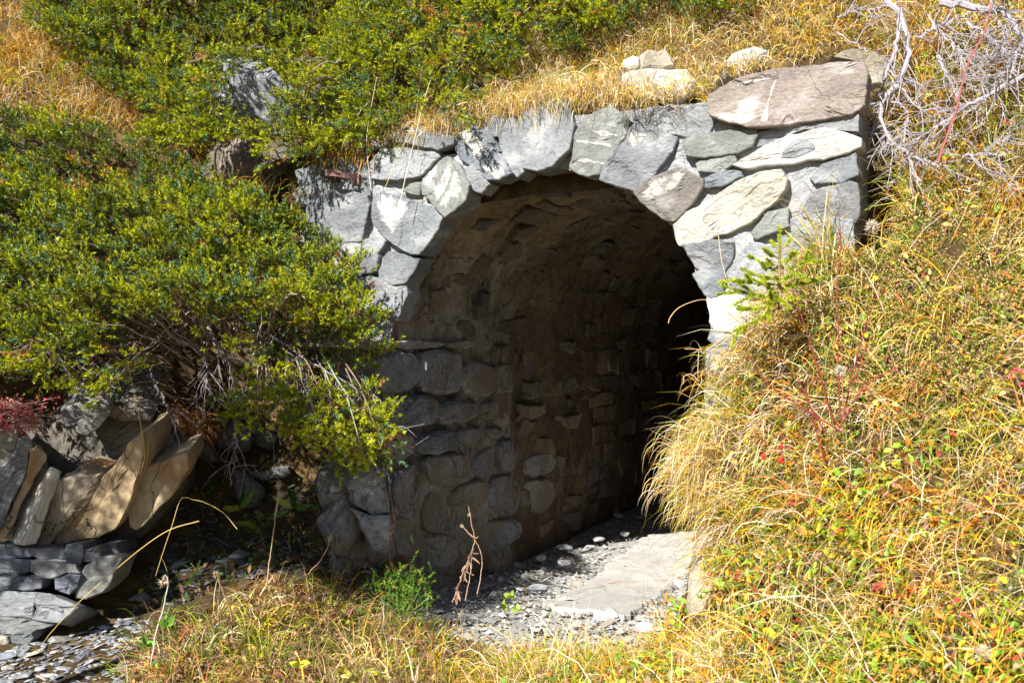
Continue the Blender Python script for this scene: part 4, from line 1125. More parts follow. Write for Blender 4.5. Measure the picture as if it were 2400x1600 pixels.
# bare hanging branches below the left juniper
def bare_branch(pts, Ys, r0, r1, nt, r, parent, col, tl=(.08, .22)):
    pts = np.asarray(pts, float)
    P = spline(W(pts[:, 0], pts[:, 1], np.asarray(Ys, float)), 26)
    P[1:-1] += r.normal(0, .004, (24, 3))
    parts = [tube(P, np.linspace(r0, r1, 26), 6)]
    for _ in range(nt):
        k = r.integers(5, 25); d = unit(P[min(k + 1, 25)] - P[k - 1])
        s = unit(d * .8 + unit(r.normal(size=3)) * .9 + np.array([0, 0, -.1]))
        L = r.uniform(*tl); m = P[k] + s * L * .55 + r.normal(0, .02, 3); e = P[k] + s * L + d * L * .3 + r.normal(0, .02, 3)
        tp = spline(np.stack([P[k], m, e]), 7)
        parts.append(tube(tp, np.linspace(min(r1, .0026), .0008, 7), 4))
        if L > tl[0] * 1.6:
            for _ in range(2):
                e2 = m + (unit(r.normal(size=3)) * .5 + s) * L * .3
                parts.append(tube(spline(np.stack([m, (m + e2) / 2 + r.normal(0, .008, 3), e2]), 5), np.linspace(min(r1, .002) * .8, .0006, 5), 3))
    V, F = join(parts)
    return mk('branch', V, F, M_BARK, parent, col=vary(col, len(V), .08, V))
hang = thing('juniper_skirt', W(560, 780, 4.8), 'bare grey hanging branches under the big juniper', 'shrub')
gb = (.24, .215, .23)
for pts, Ys, r0, nt in [
    ([(330, 770), (350, 860), (380, 930), (410, 1000), (430, 1060), (440, 1110)], [4.75, 4.6, 4.5, 4.42, 4.38, 4.36], .011, 10),
    ([(470, 720), (500, 790), (540, 860), (555, 930), (600, 970), (660, 1020)], [4.8, 4.6, 4.5, 4.45, 4.4, 4.36], .009, 14),
    ([(480, 690), (560, 740), (640, 790), (720, 840), (800, 890), (860, 930)], [4.8, 4.6, 4.5, 4.4, 4.33, 4.28], .009, 14),
    ([(470, 780), (485, 850), (490, 920), (540, 950)], [4.75, 4.55, 4.5, 4.45], .006, 9),
    ([(540, 870), (552, 990), (552, 1060), (540, 1140)], [4.55, 4.46, 4.46, 4.48], .006, 8),
    ([(640, 800), (700, 900), (740, 980), (790, 1040)], [4.7, 4.5, 4.4, 4.35], .007, 10),
    ([(620, 860), (690, 960), (760, 1010), (860, 1040), (920, 1000)], [4.7, 4.5, 4.4, 4.3, 4.25], .007, 14),
    ([(0, 760), (40, 810), (120, 830), (200, 850)], [4.5, 4.4, 4.36, 4.34], .010, 12),
    ([(60, 740), (140, 800), (210, 860), (270, 910)], [4.6, 4.45, 4.4, 4.36], .006, 10),
    ([(150, 720), (220, 730), (290, 720), (320, 700)], [4.7, 4.6, 4.5, 4.5], .005, 8),
    ([(700, 700), (760, 820), (770, 900), (800, 980)], [4.8, 4.6, 4.5, 4.4], .007, 10)]:
    bare_branch(pts, Ys, r0, .0022, nt + 6, r, hang, gb)

# junipers on the slope above
def slope_juniper(label, polys, seed, hgt=(.08, .26), dmin=.082, extra=None):
    r = np.random.default_rng(seed)
    Pp, N = scatter(260000, r)
    Pp = Pp + N * r.uniform(*hgt, (len(Pp), 1)) + np.array([0, 0, .04])
    cl = fbm(Pp * np.array([5.0, 5.0, 8.0]), 14, 3)
    Pp = Pp + N * (.26 * cl)[:, None]
    x, y = proj(Pp); k = np.zeros(len(Pp), bool)
    for q in polys: k |= inpoly(x, y, q)
    k &= (cl > -.08) | (r.random(len(Pp)) < .10)
    Pp, N, cl = Pp[k][:5000], N[k][:5000], cl[k][:5000]
    k = thin_out(Pp, dmin); Pp, N, cl = Pp[k], N[k], cl[k]; m = len(Pp); print('slope sprays', m)
    down = unit(np.array([-.25, -1, -.35]))
    roots = Pp - N * r.uniform(.08, .15, (m, 1)) - down * .16 + r.normal(0, .05, (m, 3))
    ups = unit(N * .5 + np.array([-.05, -.35, .6]) + r.normal(0, .18, (m, 3)))
    if extra is not None:
        ex = np.random.default_rng(5); extra = extra + [(ex.uniform(335, 475), ex.uniform(185, 330), ex.uniform(4.98, 5.15)) for _ in range(34)]
        E = W(*np.array(extra, float).T); e = len(E)
        Pp = np.concatenate([Pp, E]); cl = np.concatenate([cl, np.full(e, .2)]); m += e
        roots = np.concatenate([roots, E + np.array([.12, .28, .12]) + r.normal(0, .04, (e, 3))]); ups = np.concatenate([ups, unit(np.array([-.1, -.6, .6]) + r.normal(0, .2, (e, 3)))])
    return juniper(label, Pp, roots, ups, r, tone=np.clip(.42 + .6 * cl + r.normal(0, .22, m), 0, 1))
slope_juniper('juniper mat above the grey boulder in the upper left', [[(60, -80), (560, -80), (560, 120), (500, 190), (490, 300), (450, 340), (380, 260), (230, 190), (190, 120), (90, 60)]], 1)
slope_juniper('bushy green juniper beside the grey boulder', [[(540, -80), (880, -80), (880, 130), (860, 260), (800, 320), (730, 350), (720, 270), (690, 200), (640, 150), (560, 120)], [(470, 300), (520, 270), (560, 300), (530, 340)], [(600, 270), (690, 250), (720, 280), (640, 330), (612, 320)]], 2, extra=[(505, 300, 4.75), (530, 330, 4.75), (480, 330, 4.80), (520, 265, 4.80), (650, 300, 4.70), (685, 285, 4.70), (705, 315, 4.75), (700, 350, 4.75), (625, 335, 4.70), (640, 355, 4.70), (665, 262, 4.70), (730, 330, 4.75), (735, 290, 4.80), (705, 240, 4.75), (715, 205, 4.80), (690, 175, 4.75), (500, 225, 4.75), (490, 190, 4.80), (540, 150, 4.80), (640, 150, 4.75), (720, 365, 4.75), (745, 350, 4.75), (420, 215, 4.90), (440, 240, 4.85), (460, 215, 4.85), (470, 260, 4.85), (440, 280, 4.80), (480, 240, 4.85), (455, 300, 4.80), (490, 280, 4.80), (410, 250, 4.90), (500, 310, 4.80), (470, 330, 4.80), (395, 225, 4.95), (430, 310, 4.80), (450, 185, 4.90), (480, 200, 4.90), (500, 175, 4.8), (515, 150, 4.8), (560, 140, 4.8), (600, 135, 4.85), (660, 145, 4.8), (690, 205, 4.78), (500, 210, 4.78), (495, 250, 4.76), (675, 235, 4.76), (530, 290, 4.74), (570, 305, 4.74), (600, 310, 4.74)])
slope_juniper('dense juniper hanging over the top left of the arch', [[(860, -80), (1250, -80), (1200, 110), (1200, 230), (1080, 260), (980, 240), (930, 300), (870, 340), (760, 345), (860, 240)]], 3)
slope_juniper('small juniper patch above the crown of the arch', [[(1260, -80), (1500, -80), (1490, 20), (1460, 85), (1330, 115), (1270, 60)]], 4, (.02, .14))
slope_juniper('low juniper sprawl along the top edge above the white block', [[(1520, -80), (1780, -80), (1760, 25), (1640, 45), (1530, 30)]], 5, (.02, .12))

# ------------------------------------------------------------------ grass on the slope and banks
POLY_BANK = [(2016, 520), (1900, 600), (1765, 775), (1672, 979), (1600, 1150), (1660, 1250), (1690, 1460), (1480, 1500), (1260, 1530), (1150, 1640), (1150, 2000), (2750, 2000), (2750, -400), (2040, -400), (2040, 120), (2030, 330)]
HEATH = [(2040, 520), (2150, 480), (2300, 520), (2420, 640), (2420, 900), (2300, 1000), (2100, 1040), (1960, 980), (1900, 800), (1950, 640)]
POLY_FORE = [(300, 1640), (340, 1480), (480, 1440), (640, 1375), (900, 1395), (1100, 1450), (1260, 1520), (1260, 2000), (-350, 2000), (-350, 1720), (200, 1700)]
POLY_TOP = [(1180, 330), (1000, 345), (900, 350), (740, 350), (900, 240), (1180, 240), (1190, 110), (1260, 0), (1260, -300), (2060, -300), (2050, 120), (1900, 140), (1700, 160), (1640, 260), (1480, 260)]
POLY_UL = [(-350, -300), (0, -300), (70, -100), (120, 60), (220, 190), (400, 270), (500, 350), (570, 430), (500, 400), (320, 320), (150, 280), (0, 270), (-350, 260)]
def grass(name, poly, n, pal, wts, L, wd, droop, seed, label, lean=(0, -.35, 0), upw=.7, curl=.5, rand=.45, clump=2.2, thin=.0, avoid=None):
    r = np.random.default_rng(seed)
    Pp, N = scatter(n, r, poly)
    c = fbm(Pp * 7.0, seed + 1, 3)
    k = (c > -.35 + thin) | (r.random(len(Pp)) < .35)
    if avoid is not None:
        x, y = proj(Pp); k &= ~(inpoly(x, y, avoid) & (r.random(len(Pp)) < .7))
    Pp, N, c = Pp[k], N[k], c[k]; m = len(Pp)
    swirl = np.stack([fbm(Pp * clump, seed + 5, 2), fbm(Pp * clump, seed + 6, 2), np.zeros(m)], -1) * 1.3
    D = N * .35 + np.array([0, 0, upw]) + np.array(lean) + swirl * .7 + r.normal(0, rand, (m, 3))
    cols = pick(pal, wts, m, r)
    ln = r.uniform(*L, m) * (1 + .35 * c)
    V, F, cc = blades(Pp - N * .01, D, ln, r.uniform(*wd, m), r.uniform(*droop, m), curl, cols, r)
    return tag(mk(name, V, F, M_GRASS, col=cc), label, 'grass', kind='stuff')
MIX = [STRAW, GOLD, ORANGE, GRN, PALEG, BRN, DGRN]
grass('dry_grass', POLY_BANK, 110000, MIX, [5, 3.4, 1.6, 3.8, 5, 1.2, 1.0], (.08, .25), (.0024, .0050), (.3, 1.2), 101, 'tangled straw and green grass on the sunny right bank', lean=(-.35, -.35, 0), upw=.45, rand=.6, curl=.9, avoid=HEATH)
grass('dry_grass', POLY_BANK, 15000, [STRAW, PALEG, GOLD, GRN], [4, 5, 4, 1], (.20, .44), (.0026, .0046), (.25, .9), 102, 'long pale grass stems lying over the right bank', lean=(-.2, -.3, 0), upw=.6, rand=.7, curl=1.2)
grass('dry_grass', POLY_TOP, 130000, MIX, [6, 5, 1.2, 2.4, 5, 1, .5], (.07, .20), (.0022, .0042), (.5, 1.5), 103, 'dry straw turf on the slope above the arch', lean=(-.15, -.45, -.1), upw=.5, rand=.5, curl=.9)
grass('dry_grass', POLY_UL, 170000, MIX, [5, 5, 2.5, 2.6, 5, 2.0, .6], (.08, .22), (.0026, .0046), (.3, 1.1), 104, 'golden dry grass patch in the upper left', lean=(0, -.4, 0), upw=.6, rand=.5, curl=.8)
grass('dry_grass', POLY_FORE, 110000, [STRAW, GOLD, BRN, GRN, PALEG, DGRN, RUST], [3, 1.2, 6.5, 2, 2, 2.6, 1.0], (.06, .20), (.0022, .0046), (.3, 1.3), 105, 'withered brown and green grass in the left foreground', lean=(.1, -.25, 0), upw=.5, rand=.6, curl=1.0)

def tussocks(poly, nt, nb, seed, label, pal, wts, L=(.10, .28), wd=(.0028, .0062), lean=(-.3, -.45, -.05), spread=.05, tj=.25, avoid=None):
    """clumps: every clump has a colour, a heading and blades that arch over together"""
    r = np.random.default_rng(seed)
    Pp, N = scatter(60000, r, poly)
    if avoid is not None:
        x, y = proj(Pp); g = ~(inpoly(x, y, avoid) & (r.random(len(Pp)) < .85)); Pp, N = Pp[g], N[g]
    k = thin_out(Pp[:6000], .06)[:nt]; C, N = Pp[k], N[k]; m = len(C)
    base = pick(pal, wts, m, r, .1); head = r.normal(0, .5, (m, 3)) * np.array([1, .7, .2]) + np.array(lean)
    i = np.repeat(np.arange(m), nb); tot = len(i)
    off = r.normal(0, spread, (tot, 3)); off -= N[i] * (off * N[i]).sum(1, keepdims=True)
    D = N[i] * .45 + np.array([0, 0, .55]) + head[i] + off * 6 + r.normal(0, .22, (tot, 3))
    other = pick(pal, wts, tot, r, .2)
    mixw = (r.random((tot, 1)) < tj)
    col = np.where(mixw, other, base[i] * r.uniform(.6, 1.25, (tot, 1)))
    V, F, cc = blades(C[i] + off - N[i] * .01, D, r.uniform(*L, tot) * r.uniform(.7, 1.2, m)[i], r.uniform(*wd, tot), r.uniform(.5, 1.5, tot), .5, np.clip(col, .01, .9), r, 5)
    return tag(mk('dry_grass', V, F, M_GRASS, col=cc), label, 'grass', kind='stuff')
tussocks(POLY_BANK, 520, 38, 301, 'arching clumps of straw, gold and green grass on the right bank', [STRAW, PALEG, GOLD, ORANGE, GRN, DGRN, BRN], [4, 4, 3.4, 2.4, 5, 2.2, 1.4], avoid=HEATH)
tussocks(POLY_FORE, 260, 40, 302, 'drooping withered clumps in the left foreground', [STRAW, BRN, GOLD, GRN, RUST, PALEG, DGRN], [2.6, 6.5, 1.2, 2, 1.2, 1.8, 2.6], L=(.08, .2), lean=(.1, -.3, -.05))
tussocks(POLY_TOP, 300, 40, 303, 'straw clumps on the slope above the arch', [STRAW, PALEG, GOLD, GRN], [5, 5, 3, 2], L=(.08, .18), lean=(-.1, -.5, -.1))
tussocks(POLY_UL, 160, 40, 304, 'golden clumps in the upper left grass patch', [GOLD, STRAW, ORANGE, PALEG, GRN, BRN], [4, 4, 2, 4, 1.5, 1.5], L=(.09, .22), lean=(0, -.4, -.05))

# coarser growth on the banks beyond the frame
def outskirts(n, seed):
    r = np.random.default_rng(seed)
    a, b, c = tri_sheet(FV, FQ); m = (a + b + c) / 3; x, y = proj(m)
    g = (m[:, 1] > .9) & (((x > -1300) & (x < -180)) | ((x > 2650) & (x < 3700))) & (y > -700) & (y < 2300)
    a, b, c = a[g], b[g], c[g]; nn = np.cross(b - a, c - a); ar = np.linalg.norm(nn, axis=1); nn = unit(nn); nn *= np.sign(nn[:, 2:3] + 1e-9)
    k = r.choice(len(ar), n, p=ar / ar.sum()); u, v = r.random((2, n)); f = u + v > 1; u[f], v[f] = 1 - u[f], 1 - v[f]
    Pp = a[k] + (b[k] - a[k]) * u[:, None] + (c[k] - a[k]) * v[:, None]; N = nn[k]
    D = N * .4 + np.array([-.1, -.35, .5]) + r.normal(0, .5, (n, 3))
    V, F, cc = blades(Pp, D, r.uniform(.12, .30, n), r.uniform(.005, .010, n), r.uniform(.4, 1.3, n), .8, pick([STRAW, GOLD, GRN, PALEG, BRN, DGRN], [4, 3, 3.5, 3, 2, 2], n, r), r, 4)
    tag(mk('dry_grass', V, F, M_GRASS, col=cc), 'coarse grass on the banks to either side', 'grass', kind='stuff')
outskirts(14000, 77)
# ------------------------------------------------------------------ straw fringes and tussocks
def fringe(name, pts, n, L, D0, label, cat, pal, wts, seed, spread=.04, droop=(.6, 1.6), wd=(.0020, .0036), rand=.4, kind=None):
    r = np.random.default_rng(seed)
    pts = np.asarray(pts, float); path = spline(pts, 60)
    Pp = path[r.integers(60, size=n)] + r.normal(0, spread, (n, 3)) * np.array([1, .7, .5])
    D = np.array(D0) + r.normal(0, rand, (n, 3))
    V, F, c = blades(Pp, D, r.uniform(*L, n), r.uniform(*wd, n), r.uniform(*droop, n), .8, pick(pal, wts, n, r), r, 6)
    o = mk(name, V, F, M_GRASS, col=c)
    return tag(o, label, cat, 'straw tussocks' if kind is None else None, kind)
SP, SW = [STRAW, PALEG, GOLD, BRN, GRN], [5, 5, 3, 1, 1]
fringe('grass_tussock', st(np.array([-.18, .15, .42, .62]), .06, np.array([2.40, 2.44, 2.44, 2.40])), 3600, (.08, .19), (-.1, -.75, .45), 'shaggy straw tussock hanging over the keystone', 'grass tussock', SP, SW, 1, .07)
fringe('grass_tussock', st(np.array([-.62, -.45, -.28]), .04, np.array([2.33, 2.36, 2.38])), 900, (.06, .15), (-.1, -.8, .2), 'thin straw fringe over the left shoulder of the arch', 'grass tussock', SP, SW, 2, .06)
fringe('grass_tussock', st(np.array([-1.05, -.92, -.80]), .03, np.array([2.26, 2.28, 2.28])), 380, (.10, .26), (.1, -.7, .2), 'rusty grass clump hanging above the iron strap', 'grass tussock', [GOLD, BRN, ORANGE, GRN], [3, 3, 2, 2], 3, .05)
fringe('grass_tussock', W(np.array([1690, 1650, 1640, 1665]), np.array([980, 1060, 1120, 1190]), np.array([3.93, 3.9, 3.9, 3.9])), 1700, (.08, .22), (-.85, -.35, .35), 'bleached tussock overhanging the right side of the opening', 'grass tussock', SP, [4, 6, 3, 1, 2], 4, .05, droop=(.8, 1.9))
fringe('grass_tussock', st(np.array([.95, 1.2, 1.42]), -.06, np.array([1.15, 1.42, 1.66])), 1300, (.06, .2), (-.3, -.5, .6), 'grass fringe against the lower right stones of the arch', 'grass tussock', MIX, [5, 4, 2, 2, 4, 2, 1], 5, .06)
fringe('grass_tussock', W(np.array([1230, 1330, 1450, 1600]), np.array([1580, 1580, 1570, 1540]), 3.72), 2600, (.05, .13), (-.1, -.3, .7), 'yellow grass edging the near end of the gravel', 'grass tussock', [GOLD, STRAW, GRN, PALEG], [5, 4, 3, 2], 6, .07, droop=(.4, 1.3))
fringe('grass_tussock', W(np.array([410, 440, 460]), np.array([960, 980, 1010]), 4.62), 500, (.08, .20), (.1, -.5, -.1), 'rust brown tuft hanging in the shade above the outcrop', 'grass tussock', [RUST, BRN, GOLD], [4, 4, 1], 7, .04)
fringe('grass_tussock', W(np.array([540, 610, 680]), np.array([430, 470, 480]), 4.95), 70, (.08, .2), (.2, -.3, .8), 'sparse upright blades on the juniper edge before the hollow', 'grass tussock', [GRN, ORANGE, STRAW], [3, 3, 2], 8, .06, droop=(.1, .5), wd=(.002, .004))

fringe('grass_tussock', W(np.array([1440, 1520, 1600, 1640]), np.array([222, 226, 215, 190]), 4.10), 420, (.05, .12), (-.1, -.4, .6), 'short straw tuft along the foot of the white block', 'grass tussock', SP, SW, 9, .035)
fringe('grass_tussock', W(np.array([1690, 1750, 1800]), np.array([168, 160, 150]), 4.12), 300, (.04, .10), (-.1, -.4, .6), 'short straw tuft before the flat grey stone on the coping', 'grass tussock', SP, SW, 10, .03)

# ------------------------------------------------------------------ ground cover
def cover(name, poly, n, label, seed, pal, wts, L, wd, lift=(.0, .05), cat='ground cover', thin=-.2, sc=5.0):
    r = np.random.default_rng(seed)
    Pp, N = scatter(n, r, poly)
    k = fbm(Pp * sc, seed, 3) > thin
    Pp, N = Pp[k], N[k]; m = len(Pp)
    Pp = Pp + N * r.uniform(*lift, (m, 1))
    V, F, c = leaves(Pp, r.normal(size=(m, 3)) + N * .3, unit(N + r.normal(0, .5, (m, 3))), r.uniform(*L, m), r.uniform(*wd, m), pick(pal, wts, m, r, .2), r)
    return tag(mk(name, V, F, M_LEAF, col=c), label, cat, kind='stuff')
LG, LY, LO, LRD, LBR = (.17, .30, .03), (.55, .46, .03), (.60, .24, .03), (.46, .06, .05), (.36, .20, .11)
cover('leaf_cover', POLY_BANK, 80000, 'small green, yellow and red leaves among the grass of the right bank', 201, [LG, LY, LO, LRD, LBR, STRAW], [6, 4, 3, 1, 3, 3], (.016, .044), (.008, .019))
LOWBANK = [(1260, 1540), (1500, 1500), (1700, 1380), (1900, 1180), (2150, 1050), (2420, 1000), (2750, 1000), (2750, 2000), (1150, 2000), (1150, 1640)]
cover('leaf_cover', LOWBANK, 85000, 'bright green, orange and scarlet foliage low on the right bank', 205, [LG, (.28, .44, .03), LY, LO, LRD, LBR], [6, 5, 4, 4, 1.2, 2], (.018, .045), (.010, .022), lift=(.03, .11), thin=-.02, sc=4.0)
cover('leaf_cover', POLY_TOP, 60000, 'tiny leaves in the turf above the arch', 202, [LG, LY, LO, LRD, LBR], [4, 3, 2, 1, 3], (.010, .022), (.005, .011), thin=0)
cover('leaf_cover', POLY_FORE, 90000, 'withered brown leaves on the ground of the left foreground', 203, [LBR, (.26, .13, .08), LG, LY, STRAW], [6, 5, 3, 1.5, 3], (.015, .040), (.006, .015))
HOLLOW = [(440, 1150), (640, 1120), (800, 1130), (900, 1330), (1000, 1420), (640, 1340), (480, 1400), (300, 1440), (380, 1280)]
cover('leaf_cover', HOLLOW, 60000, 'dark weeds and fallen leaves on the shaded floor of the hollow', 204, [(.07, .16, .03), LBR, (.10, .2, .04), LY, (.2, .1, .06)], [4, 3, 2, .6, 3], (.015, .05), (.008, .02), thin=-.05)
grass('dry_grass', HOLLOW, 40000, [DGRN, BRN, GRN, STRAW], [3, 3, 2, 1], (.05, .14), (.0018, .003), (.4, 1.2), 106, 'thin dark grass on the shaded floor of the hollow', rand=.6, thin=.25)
# heath mat on the bank: green sprigs and tan seed heads
def heath(polys, n, seed, label, dots=1.0, colr=((.20, .25, .02), (.13, .19, .02)), dotc=(.66, .42, .17)):
    r = np.random.default_rng(seed)
    Pp, N = scatter(n, r, polys)
    k = fbm(Pp * 5, seed, 3) > -.25; Pp, N = Pp[k], N[k]; m = len(Pp)
    ax = N * .8 + np.array([0, -.1, .6]) + r.normal(0, .4, (m, 3))
    c = pick(list(colr), [1, 1], m, r)
    V, F, cc = sprigs(Pp, ax, r.uniform(.03, .07, m), 14, .008, .0032, c, r, c * 1.7)
    q = r.random(m) < .75 * dots
    dp = (Pp + unit(ax) * r.uniform(.03, .075, (m, 1)))[q]
    rep = 3
    dp = np.repeat(dp, rep, 0) + r.normal(0, .012, (len(dp) * rep, 3))
    sz = r.uniform(.0026, .0048, (len(dp), 1, 1))
    tv = (unit(r.normal(size=(len(dp), 1, 3))) * .3 + np.array([(0, 0, 1), (.94, 0, -.33), (-.47, .82, -.33), (-.47, -.82, -.33)])) * sz + dp[:, None]
    tf = (np.array([(0, 1, 2), (0, 2, 3), (0, 3, 1), (1, 3, 2)])[None] + (np.arange(len(dp)) * 4)[:, None, None]).reshape(-1, 3)
    P2 = (tv.reshape(-1, 3), [tf], np.repeat(pick([dotc, (.74, .55, .26), (.5, .28, .10)], [3, 2, 1], len(dp), r), 4, 0))
    V, F, cc = joinc([(V, F, cc), P2])
    return tag(mk('heath', V, F, M_NEEDLE, col=cc), label, 'heath', kind='stuff')
heath(HEATH, 230000, 31, 'heath mat with tan seed heads on the upper right bank')
heath([(1600, 140), (1900, 120), (2050, 60), (2050, 130), (1700, 170), (1640, 240), (1560, 300), (1500, 260)], 90000, 32, 'brown cushion heath around the stones above the right shoulder', .5, ((.20, .15, .06), (.22, .11, .06)), (.44, .26, .16))
heath(POLY_BANK, 22000, 33, 'mossy green underlayer of the right bank', .25)
heath(POLY_TOP, 30000, 34, 'mossy yellow green underlayer of the upper slope', .15)
# slate chips at the bottom left corner
r = np.random.default_rng(9)
Pp, N = scatter(90000, r, [(-100, 1560), (150, 1490), (330, 1440), (400, 1500), (360, 1720), (-100, 1720)])
Pp = Pp[:6000]
V, F = pebbles(Pp + N[:6000] * .003, np.exp(r.normal(math.log(.012), .5, len(Pp))), 10, .3)
tag(mk('slate_chips', V, F, M_GREYROCK, col=rock_cols(len(Pp), [(.25, .27, .30), (.36, .37, .38), (.16, .17, .2), (.4, .36, .3)], r, 9)), 'flat grey slate chips in the lower left corner', 'chips', kind='stuff')
Pp, N = scatter(60000, r, HOLLOW)
Pp = Pp[:3000]
V, F = pebbles(Pp + N[:3000] * .003, np.exp(r.normal(math.log(.011), .6, len(Pp))), 12, .4)
tag(mk('rubble', V, F, M_GREYROCK, col=rock_cols(len(Pp), [(.15, .16, .18), (.22, .22, .22), (.10, .10, .11)], r, 9)), 'dark stone rubble on the floor of the hollow', 'rubble', kind='stuff')

# ------------------------------------------------------------------ dead shrub, top right
dead = thing('dead_shrub', W(2160, 420, 3.8), 'fallen bleached dead branches sprawled over the upper right bank', 'dead shrub')
def dy(p): return 4.40 - p[:, 1] / 480 * .62 - np.clip(p[:, 0] - 2060, 0, 400) * .0011
DB = (.36, .325, .35)
for pts, r0, r1, nt in [
    ([(560,0),(640,60),(700,170),(740,260),(750,340),(740,430),(720,520),(690,620),(620,690),(560,740),(540,830),(540,940),(590,1030),(650,1100),(730,1160),(770,1230),(790,1310),(850,1390)], .017, .008, 46),
    ([(690,70),(670,250),(650,370),(610,480),(570,600),(560,720)], .013, .010, 20),
    ([(1000,20),(1080,40),(1200,45),(1330,70),(1450,80),(1530,150),(1633,300),(1760,420)], .022, .016, 26),
    ([(1700,540),(1633,580),(1480,660),(1350,730),(1220,800),(1100,880),(960,980),(820,1070),(720,1130)], .012, .008, 34),
    ([(690,610),(600,690),(520,770),(430,810),(330,830),(220,820),(120,770),(0,700),(-90,640)], .007, .002, 14),
    ([(200,250),(280,300),(380,360),(460,430),(550,480),(640,570),(770,640)], .004, .004, 12),
    ([(200,130),(330,90),(450,70),(580,50),(640,40)], .005, .010, 14),
    ([(970,430),(1010,520),(1050,600),(1100,700),(1130,760)], .010, .007, 14),
    ([(830,290),(920,230),(1060,170),(1130,120)], .008, .010, 12),
    ([(700,680),(760,760),(850,830),(960,850),(1080,860)], .004, .003, 6),
    ([(610,780),(690,800),(740,880),(730,1000),(710,1090)], .005, .004, 8),
    ([(1380,0),(1430,150),(1480,250),(1500,330)], .006, .003, 16),
    ([(1633,330),(1560,450),(1540,560),(1500,640)], .014, .009, 16),
    ([(780,1200),(900,1240),(1040,1280)], .007, .004, 10),
    ([(1160,1190),(1300,1180),(1500,1190)], .006, .003, 8),
    ([(1330,1150),(1440,1090),(1540,1050)], .008, .006, 6),
    ([(1090,330),(1180,420),(1300,540),(1420,600)], .005, .003, 18),
    ([(900,120),(1000,260),(1130,400),(1180,560)], .006, .003, 22),
    ([(1200,180),(1330,260),(1480,380),(1600,420)], .008, .004, 22)]:
    q = ZD(pts)
    bare_branch(q, dy(q), r0 * .78, (r1 * .55 if r1 > .006 else r1) * .85, int(nt * 1.3), r, dead, DB, tl=(.05, .20))

def stalk(pts, Y, r0, r1, n=18):
    pts = np.asarray(pts, float)
    return spline(W(pts[:, 0], pts[:, 1], np.broadcast_to(np.asarray(Y, float), (len(pts),))), n)
rose = thing('rose_bush', W(1950, 985, 3.30), 'wild rose with thin crimson canes and red hips on the right bank', 'shrub')
RC = (.22, .03, .035)
for pts in ([(1927,490),(1931,560),(1922,650),(1926,740),(1925,840),(1930,960)], [(1820,665),(1845,740),(1880,850),(1905,940),(1930,985)], [(2000,690),(1985,760),(1960,850),(1945,920),(1930,985)],
            [(1710,800),(1740,850),(1775,890),(1850,940),(1930,990)], [(2110,830),(2050,850),(1985,890),(1935,970)], [(1850,890),(1865,950),(1880,1010),(1895,1060)], [(1990,790),(1975,840),(1960,880)], [(1830,860),(1860,930),(1900,1000)]):
    p = stalk(ZB(pts), 3.32, 0, 0, 24)
    parts = [tube(p, np.linspace(.0013, .0028, 24), 6)]
    for k in range(2, 22, 2):
        d = unit(r.normal(size=3)); parts.append(tube(np.stack([p[k], p[k] + d * .006, p[k] + d * .012]), np.array([.0012, .0008, .0002]), 4))
    V, F = join(parts)
    mk('cane', V, F, M_STEM, rose, col=RC)
def hip(px, py, Y, size):
    C = W(px, py, Y); th = np.linspace(0, np.pi, 12); prof = np.sin(th) ** .8 * np.interp(th, [0, np.pi], [.75, 1.05]); ph = np.linspace(0, 2 * np.pi, 12, endpoint=False)
    v = np.stack([prof[:, None] * np.cos(ph) * size, prof[:, None] * np.sin(ph) * size, (np.cos(th)[:, None] * size * 1.5) + 0 * ph], -1).reshape(-1, 3) + C
    i = np.arange(11)[:, None]; j = np.arange(12)[None]; Q = np.stack([i * 12 + j, (i + 1) * 12 + j, (i + 1) * 12 + (j + 1) % 12, i * 12 + (j + 1) % 12], -1).reshape(-1, 4)
    o = mk('rose_hip', v, Q, M_STEM, rose, col=(.75, .015, .02), smooth_=True)
    V, F = join([tube(np.stack([C + [0, 0, size * 1.4], C + [0, .005, size * 3], C + [.01, .02, size * 6]]), .0012, 5)])
    mk('stem', V, F, M_STEM, o, col=RC)
hip(1830, 1077, 3.22, .0085); hip(1790, 1068, 3.24, .0075)
hip(1832, 1045, 3.26, .006)
V, F = tube(stalk(ZD([(1385,20),(1370,80),(1340,220),(1260,380),(1200,500),(1150,680),(1120,820),(1060,1000),(1000,1160),(975,1250)]), 3.55, 0, 0, 30), np.linspace(.0022, .0046, 30), 6)
tag(mk('bramble_cane', V, F, M_STEM, col=(.34, .09, .08)), 'long dull red cane slanting across the dead branches', 'cane')

# ------------------------------------------------------------------ spruce sapling
spruce = thing('spruce_sapling', W(1827, 735, 3.50), 'small yellow green spruce sapling in front of the right stones', 'sapling')
tr = stalk(Z6([(790,330),(792,500),(790,700),(795,960)]), 3.50, 0, 0, 20)
V, F = tube(tr, np.linspace(.0025, .008, 20), 6); mk('trunk', V, F, M_BARK, spruce, col=(.30, .20, .10))
br = [((790,470),(880,385)), ((790,540),(650,455)), ((785,600),(545,525)), ((790,590),(930,490)), ((790,650),(1085,520)), ((790,720),(475,625)), ((790,760),(390,705)), ((790,870),(285,755)), ((790,720),(960,620)), ((790,780),(1180,690)),
      ((790,830),(1000,860)), ((790,900),(480,960)), ((790,820),(650,740)), ((790,880),(950,930)), ((790,940),(400,1140)), ((790,680),(690,700)), ((790,560),(880,540)), ((790,420),(735,415)), ((790,600),(700,560)), ((790,700),(860,690)), ((790,800),(700,850)), ((790,780),(880,760)), ((790,860),(690,900)), ((790,640),(690,600))]
nd = []
